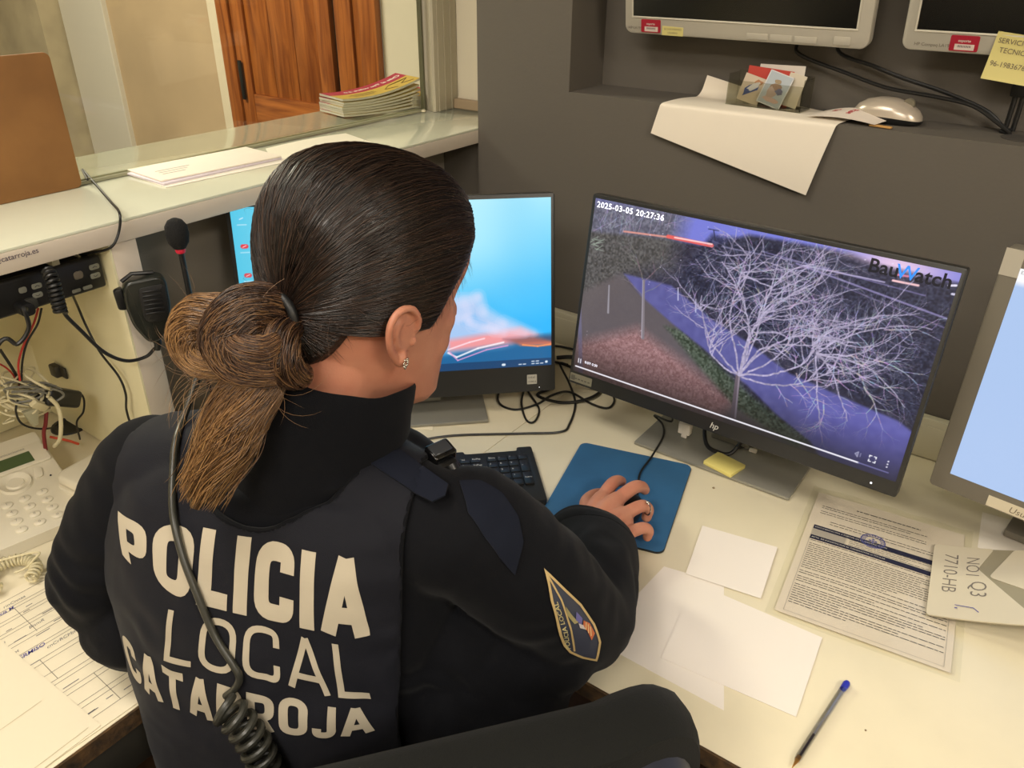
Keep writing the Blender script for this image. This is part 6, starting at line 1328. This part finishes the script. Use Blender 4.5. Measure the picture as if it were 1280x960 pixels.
# baby hairs at temple, ear and nape
lines, rads, cols = [], [], []
for k in range(110):
    phi = R.choice([R.uniform(.10, .42), R.uniform(.10, .24)]); p = hpt(phi, 0, 0); n_ = (p-HC).normalized(); dd = (MH.to_3x3() @ Vector((R.uniform(.1, .5), R.uniform(.1, .5), -R.uniform(.3, 1)))).normalized(); dd = (dd-n_*dd.dot(n_)).normalized()
    s = R.uniform(.006, .018); L = [p-dd*.003, p+dd*s*.3+n_*.0006, p+dd*s*.7+n_*.001, p+dd*s+n_*R.uniform(0, .002)]; lines.append(L); rads.append(.00012); cols.append(((58, 38, 28), (70, 48, 36)))
for k in range(60):
    phi = R.random(); q = R.uniform(.1, .8); p = hpt(phi, q, 0); n_ = (p-HC).normalized(); dd = Vector((R.gauss(0, 1), R.gauss(0, 1), R.gauss(0, 1))).normalized(); s = R.uniform(.015, .04)
    L = [p+dd*s*t+n_*(.010*math.sin(t*PI)*R.uniform(.4, 1.1)+.001) for t in np.linspace(0, 1, 8)]; lines.append(L); rads.append(.00010); cols.append(((86, 64, 48), (96, 74, 56)))
strands('stray_hairs', lines, rads, cols, per)
# the bun: bundles of strands around real cores
TW = H3(*TIE); dt_ = (TW-Vector(C0)).dot(Vector(MC[:, 2]))
def bundle(name, pts, radii, n, tw, cols_, seed, core=True, wob=.12, fray=0., thin=(.00028, .0006)):
    P = catmull(pts, 8); N = len(P); RR = np.interp(np.linspace(0, len(radii)-1, N), range(len(radii)), radii); R = random.Random(seed); u = None; Fm = []
    for i in range(N):
        t = (P[min(i+1, N-1)]-P[max(0, i-1)]).normalized()
        if u is None: u = t.orthogonal().normalized()
        u = (u-t*u.dot(t)).normalized(); Fm.append((u.copy(), t.cross(u)))
    if core:
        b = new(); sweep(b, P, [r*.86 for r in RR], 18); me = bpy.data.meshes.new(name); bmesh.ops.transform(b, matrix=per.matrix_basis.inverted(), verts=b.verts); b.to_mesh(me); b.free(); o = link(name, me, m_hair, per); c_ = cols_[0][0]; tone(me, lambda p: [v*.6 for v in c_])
    lines, rads, cc = [], [], []
    for k in range(n):
        a0 = R.uniform(0, 2*PI); rr = R.choice([1, 1, R.uniform(.8, 1.06)]); s0 = R.uniform(0, .12)*N; s1 = N-1-R.uniform(0, .22 if fray else .03)*N; ph = R.uniform(0, 6); fr = R.gauss(0, 1)*fray
        L = []
        for i in range(int(s0), max(int(s0)+4, int(s1)+1)):
            if i >= N: break
            a = a0+tw*i/N*2*PI+wob*math.sin(ph+i*.35); r = RR[i]*(rr+.05*math.sin(ph*2+i*.5))+abs(fr)*(i/N)**2*.5; uu, ww = Fm[i]; L.append(P[i]+(uu*math.cos(a)+ww*math.sin(a))*r)
        if len(L) < 3: continue
        c = R.choice(cols_); lines.append(L); rads.append(R.uniform(*thin)); cc.append(c)
    return strands(name+'_strands', lines, rads, cc, per)
d = dt_
brn = [((66, 44, 32), (92, 64, 44)), ((48, 32, 25), (70, 48, 34)), ((92, 66, 46), (118, 86, 56)), ((40, 27, 22), (62, 42, 30)), ((112, 82, 54), (134, 100, 64))]
gold = [((116, 84, 52), (150, 112, 68)), ((84, 58, 38), (126, 92, 58)), ((140, 104, 66), (166, 128, 80)), ((64, 44, 31), (96, 70, 46)), ((98, 70, 46), (140, 104, 64))]
A_ = lambda *q: [at(u, v, dd) for u, v, dd in q]
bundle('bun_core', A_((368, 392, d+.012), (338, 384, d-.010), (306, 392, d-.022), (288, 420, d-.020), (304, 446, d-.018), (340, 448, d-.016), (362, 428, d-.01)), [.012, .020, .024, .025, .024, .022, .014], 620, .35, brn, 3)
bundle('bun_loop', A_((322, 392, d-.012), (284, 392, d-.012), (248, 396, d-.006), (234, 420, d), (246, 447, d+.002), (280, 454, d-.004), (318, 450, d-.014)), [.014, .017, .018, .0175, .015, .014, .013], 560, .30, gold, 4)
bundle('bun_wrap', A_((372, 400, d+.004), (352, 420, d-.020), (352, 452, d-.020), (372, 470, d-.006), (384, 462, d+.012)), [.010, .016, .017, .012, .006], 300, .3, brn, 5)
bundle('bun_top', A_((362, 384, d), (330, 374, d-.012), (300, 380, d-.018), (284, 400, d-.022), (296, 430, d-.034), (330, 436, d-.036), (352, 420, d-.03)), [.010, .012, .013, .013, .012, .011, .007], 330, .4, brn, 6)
def dv(u, v, g):
    h = px_hit(VB, u, v)[0]; h2 = px_hit(CB, u, v)[0]; q = [(x-Vector(C0)).dot(Vector(MC[:, 2])) for x in (h, h2) if x]; return min(q+[d+.02])-g
tail = [(345, 452), (325, 485), (303, 520), (285, 555), (262, 595), (244, 634)]
bundle('ponytail', A_(*[(u, v, dv(u, v, .022-.003*k)) for k, (u, v) in enumerate(tail)]), [.016, .020, .022, .021, .014, .006], 700, .22, gold, 7, fray=.016)
tail2 = [(318, 462), (292, 490), (272, 525), (262, 565), (250, 600), (242, 622)]
bundle('ponytail_lock', A_(*[(u, v, dv(u, v, .018-.002*k)) for k, (u, v) in enumerate(tail2)]), [.012, .014, .013, .010, .007, .004], 300, .25, gold, 8, fray=.02)
lines, rads, cols = [], [], []; R = random.Random(5)
for k in range(150):
    u0, v0 = R.uniform(225, 345), R.uniform(375, 480); ang = R.uniform(0, 2*PI) if R.random() < .45 else R.uniform(1.7, 2.6); Ln = R.uniform(25, 80); cu = R.uniform(-1.5, 1.5); dd = d-.02+R.uniform(-.02, .02); L = []
    for j in range(10):
        f = j/9; L.append(at(u0+Ln*f*math.cos(ang+cu*f), v0+Ln*f*math.sin(ang+cu*f), dd+.015*f))
    lines.append(L); rads.append(R.uniform(.00010, .00018)); cols.append(((110, 80, 54), (140, 108, 74)))
for k in range(22):
    q0 = (R.uniform(255, 300), R.uniform(455, 490)); q1 = (R.uniform(205, 250), R.uniform(490, 600)); cu = R.uniform(-20, 20); dd = d-.01
    lines.append([at(q0[0]+(q1[0]-q0[0])*f+cu*math.sin(f*PI)-15*f*(1-f), q0[1]+(q1[1]-q0[1])*f-12*math.sin(f*PI), dd-.01*f) for f in np.linspace(0, 1, 12)]); rads.append(.00018); cols.append(((120, 88, 56), (150, 116, 74)))
strands('loose_hairs', lines, rads, cols, per)
tn = (TW-HC).normalized(); tu = tn.orthogonal().normalized(); tw_ = tn.cross(tu); b = new()
sweep(b, [TW+tn*.013+(tu*math.cos(a)+tw_*math.sin(a))*.0185 for a in np.linspace(0, 2*PI, 33)], .0042, 10, cap=False); obj('hair_tie', b, m_dark, per, True)
# earring, ring
eo = H3(.0862, -.0105, -.0465); b = new(); R = random.Random(2)
for k in range(16): a = k*2.4; ball(b, eo+(HU*math.cos(a)*.0055+HF*math.sin(a)*.003)*(.4+.6*R.random())+hr*R.uniform(.001, .003), .0011, seg=8)
obj('earring', b, mat('silver', (200, 196, 186), .15, metal=1.), per, True)
fr0, fr1 = Vector((-.391, .838, .789))+Vector((.013, .024, .001)), Vector((-.391, .838, .789))+Vector((.016, .029, .0005)); ad = (fr1-fr0).normalized(); au = ad.orthogonal().normalized(); aw = ad.cross(au)
b = new(); sweep(b, [fr0+(au*math.cos(a)+aw*math.sin(a))*.0096 for a in np.linspace(0, 2*PI, 25)], .0011, 8, cap=False); ball(b, fr0+EZ*.0105, .0026, seg=10); obj('ring', b, mat('silver', (200, 196, 186), .15, metal=1.), per, True)
# ------------------------------------------------------------------ things worn on the vest
pth = [(240, 508), (232, 528), (224, 555), (219, 590), (221, 640), (232, 690), (250, 740), (272, 790), (294, 825), (303, 843), (297, 857), (286, 866)]
def vp_(u, v, o):
    h = px_hit(VB, u, v); return h[0]+h[1]*o if h[0] and h[0].y < .6 else at(u, v, d+.05)
P1 = [vp_(u, v, .005) for u, v in pth]; P1[0] = P1[1]+Vector((-.01, .03, .03))
b = new(); sweep(b, catmull(P1, 8), .0037, 10)
c_path = [vp_(u, v, .017) for u, v in ((292, 868), (306, 880), (322, 900), (336, 925), (348, 955))]; c_path.append(c_path[-1]*2-c_path[-2])
sweep(b, coil(c_path, .0135, 9.5, 16), .0040, 9); solo('radio_cord', b, mat('olive_black_cord', (48, 48, 42), .38), 'olive black radio cord running down the back of the vest to a thick coil', 'cord')
cmw = at(553, 572, .80)
rm = thing('shoulder_camera', 'small glossy black device clipped at the front of the officer\'s right shoulder strap', 'camera', cmw, SA)
MW = frame(cmw, (hr*.9+EZ*-.1).normalized(), EZ.cross(hr).normalized()*1., EZ); m_gl = mat('glossy_black', (14, 14, 15), .12, coat=.5)
b = new(); box(b, -.014, .006, -.014, .014, -.022, .010, .003, 3, MW @ Matrix.Rotation(.25, 4, 'Y')); obj('housing', b, m_gl, rm, True)
b = new(); box(b, .004, .020, -.012, .012, -.020, .004, .004, 3, MW @ Matrix.Rotation(.45, 4, 'Y')); sweep(b, [MW @ Vector(p) for p in ((.014, 0, .000), (.026, 0, -.010), (.033, 0, -.024))], [.007, .0055, .003], 10); obj('bracket', b, m_black, rm, True)
b = new(); box(b, -.011, .002, -.012, .010, .0095, .0112, .0004, 1, MW @ Matrix.Rotation(.25, 4, 'Y')); obj('window', b, mat('smoked_window', (60, 62, 66), .1), rm, True)
b = new(); box(b, -.020, .018, -.018, .018, -.062, -.018, .004, 2, MW); obj('clip', b, m_black, rm, True)
# ------------------------------------------------------------------ chair
m_cf = mat('black_chair_fabric', (20, 21, 19), .9, bump=.3, bscale=700, sheen=.04, spec=.2); m_cp = mat('slate_plastic', (42, 44, 56), .45)
cdir = Vector((.62, .785, 0)).normalized(); cface = Vector((-cdir.y, cdir.x, 0)); cc = Vector((-.243, .276, 0)); seat_c = cc+cface*.27
chr_ = thing('office_chair', 'black upholstered office chair, the rounded top of its backrest in the foreground', 'chair', (seat_c.x, seat_c.y, 0), math.atan2(cdir.y, cdir.x))
def MCh(x, y, z): return Vector((x, y, z))
b = new(); n = 40; nz = 16; gr = []
def bk(x, z, s):   # backrest surface: x lateral, z height; s=+1 towards sitter
    cur = -.045*(x/.22)**2*-1
    return cur
W2, ZB0, ZB1, TH = .225, .54, .972, .034
out = roundpoly([(-.20, ZB0), (.20, ZB0), (W2, .80), (W2-.012, ZB1), (-W2+.012, ZB1), (-W2, .80)], .085, 8, True)
rings = []
for s, y in ((.80, TH), (.93, TH*.86), (.985, TH*.5), (1., 0), (.985, -TH*.5), (.95, -TH*.8)):
    cz = (ZB0+ZB1)/2; rings.append([b.verts.new((p.x*s if False else p.x-(1-s)*(1 if p.x > 0 else -1)*.12*min(1, abs(p.x)/.1), -.27+y+.9*(p.x**2), cz+(p.y-cz)*(1-(1-s)*.6))) for p in out])
for a, c in zip(rings, rings[1:]):
    for k in range(len(out)): b.faces.new((a[k], a[(k+1) % len(out)], c[(k+1) % len(out)], c[k]))
def fillr(r, y):
    c = (0, 0); prev = r
    for s in (.75, .5, .25):
        nr = [b.verts.new(((v.co.x)*s, -.27+y+.9*(v.co.x*s)**2, .78+(v.co.z-.78)*s)) for v in r]
        for k in range(len(r)): b.faces.new((prev[k], prev[(k+1) % len(r)], nr[(k+1) % len(r)], nr[k]))
        prev = nr
    b.faces.new(prev)
fillr(rings[0], TH*1.1); fillr(rings[-1], -TH*.85)
bmesh.ops.recalc_face_normals(b, faces=b.faces); obj('backrest', b, m_cf, chr_)
b = new(); o2 = roundpoly([(-.185, ZB0+.0), (.185, ZB0+.0), (W2-.012, .80), (W2-.028, ZB1-.028), (-W2+.028, ZB1-.028), (-W2+.012, .80)], .08, 8, True)
rs = [[b.verts.new((p.x, -.27-y+.9*p.x**2, p.y if y < .03 else .78+(p.y-.78)*.93)) for p in o2] for y in (.026, .048, .054)]
for a, c in zip(rs, rs[1:]):
    for k in range(len(o2)): b.faces.new((a[k], a[(k+1) % len(o2)], c[(k+1) % len(o2)], c[k]))
def fills(r):
    prev = r
    for s in (.8, .6, .4, .2):
        y0_ = r[0].co.y-.9*r[0].co.x**2
        nr = [b.verts.new((v.co.x*s, y0_+.9*(v.co.x*s)**2, .76+(v.co.z-.76)*s)) for v in r]
        for k in range(len(r)): b.faces.new((prev[k], prev[(k+1) % len(r)], nr[(k+1) % len(r)], nr[k]))
        prev = nr
    b.faces.new(prev)
fills(rs[-1]); fills(rs[0]); bmesh.ops.recalc_face_normals(b, faces=b.faces); obj('back_shell', b, m_cp, chr_)
b = new(); prism(b, rrect(.46, .44, .09, 6, 0, -.01), .40, .455, .02, seg=3); obj('seat', b, m_cf, chr_)
b = new(); sweep(b, catmull([(0, -.12, .39), (0, -.30, .40), (0, -.335, .50), (0, -.315, .70)], 6), .022, 10, flat=.5); obj('back_support', b, m_cp, chr_)
b = new(); lathe(b, [(0, .40), (.05, .40), (.05, .37), (.025, .37), (.025, .12), (.035, .12), (.035, .07), (0, .07)], 20); obj('gas_column', b, m_black, chr_)
for k in range(5):
    a = k*2*PI/5+.3; b = new(); sweep(b, [(.02*math.cos(a), .02*math.sin(a), .095), (.28*math.cos(a), .28*math.sin(a), .075)], [.026, .016], 8); lg = obj('base_arm', b, m_black, chr_)
    b = new(); lathe(b, [(0, -.02), (.026, -.02), (.028, -.012), (.028, .012), (.026, .02), (0, .02)], 18, Matrix.Translation((.28*math.cos(a), .28*math.sin(a), .030)) @ Matrix.Rotation(a, 4, 'Z') @ Matrix.Rotation(PI/2, 4, 'X')); obj('caster', b, m_dark, chr_)

# ------------------------------------------------------------------ lights and world
def ceiling_light(x, y, sx, sy, power, col, label):
    t = thing('ceiling_light', label, 'light', (x, y, 2.70)); b = new(); box(b, -sx/2-.015, sx/2+.015, -sy/2-.015, sy/2+.015, -.03, -.001, .003); obj('frame', b, m_paper, t)
    b = new(); box(b, -sx/2, sx/2, -sy/2, sy/2, -.033, -.0302); obj('diffuser', b, mat('lamp_diffuser', (255, 244, 222), .5, emit=3.), t)
    l = bpy.data.lights.new('lamp', 'AREA'); l.shape = 'RECTANGLE'; l.size = sx; l.size_y = sy; l.energy = power; l.color = col; o = bpy.data.objects.new('lamp', l); COL.objects.link(o); o.parent = t; o.location = (0, 0, -.036)
warm = (1., .925, .82)
ceiling_light(-.95, -.15, .60, .60, 13, warm, 'square ceiling light panel above the left desk, out of frame')
ceiling_light(.15, -1.35, 1.2, .60, 34, warm, 'square ceiling light panel behind the viewpoint, out of frame')
ceiling_light(1.65, -.2, .60, .60, 30, warm, 'added unseen ceiling light right of the desks, brightening under the counter')  # added lamp, put in to brighten the panel under the counter
ceiling_light(-3.4, .9, 1.2, .60, 78, (1., .925, .83), 'long ceiling light panel of the hall beyond the glass, out of frame')
w = bpy.data.worlds.new('world'); w.use_nodes = True; w.node_tree.nodes['Background'].inputs[0].default_value = (1., .93, .82, 1); w.node_tree.nodes['Background'].inputs[1].default_value = .12; SC.world = w
vs = SC.view_settings; vs.view_transform = 'Standard'; vs.look = 'None'; vs.gamma = 1.; vs.use_curve_mapping = False; vs.exposure = .35
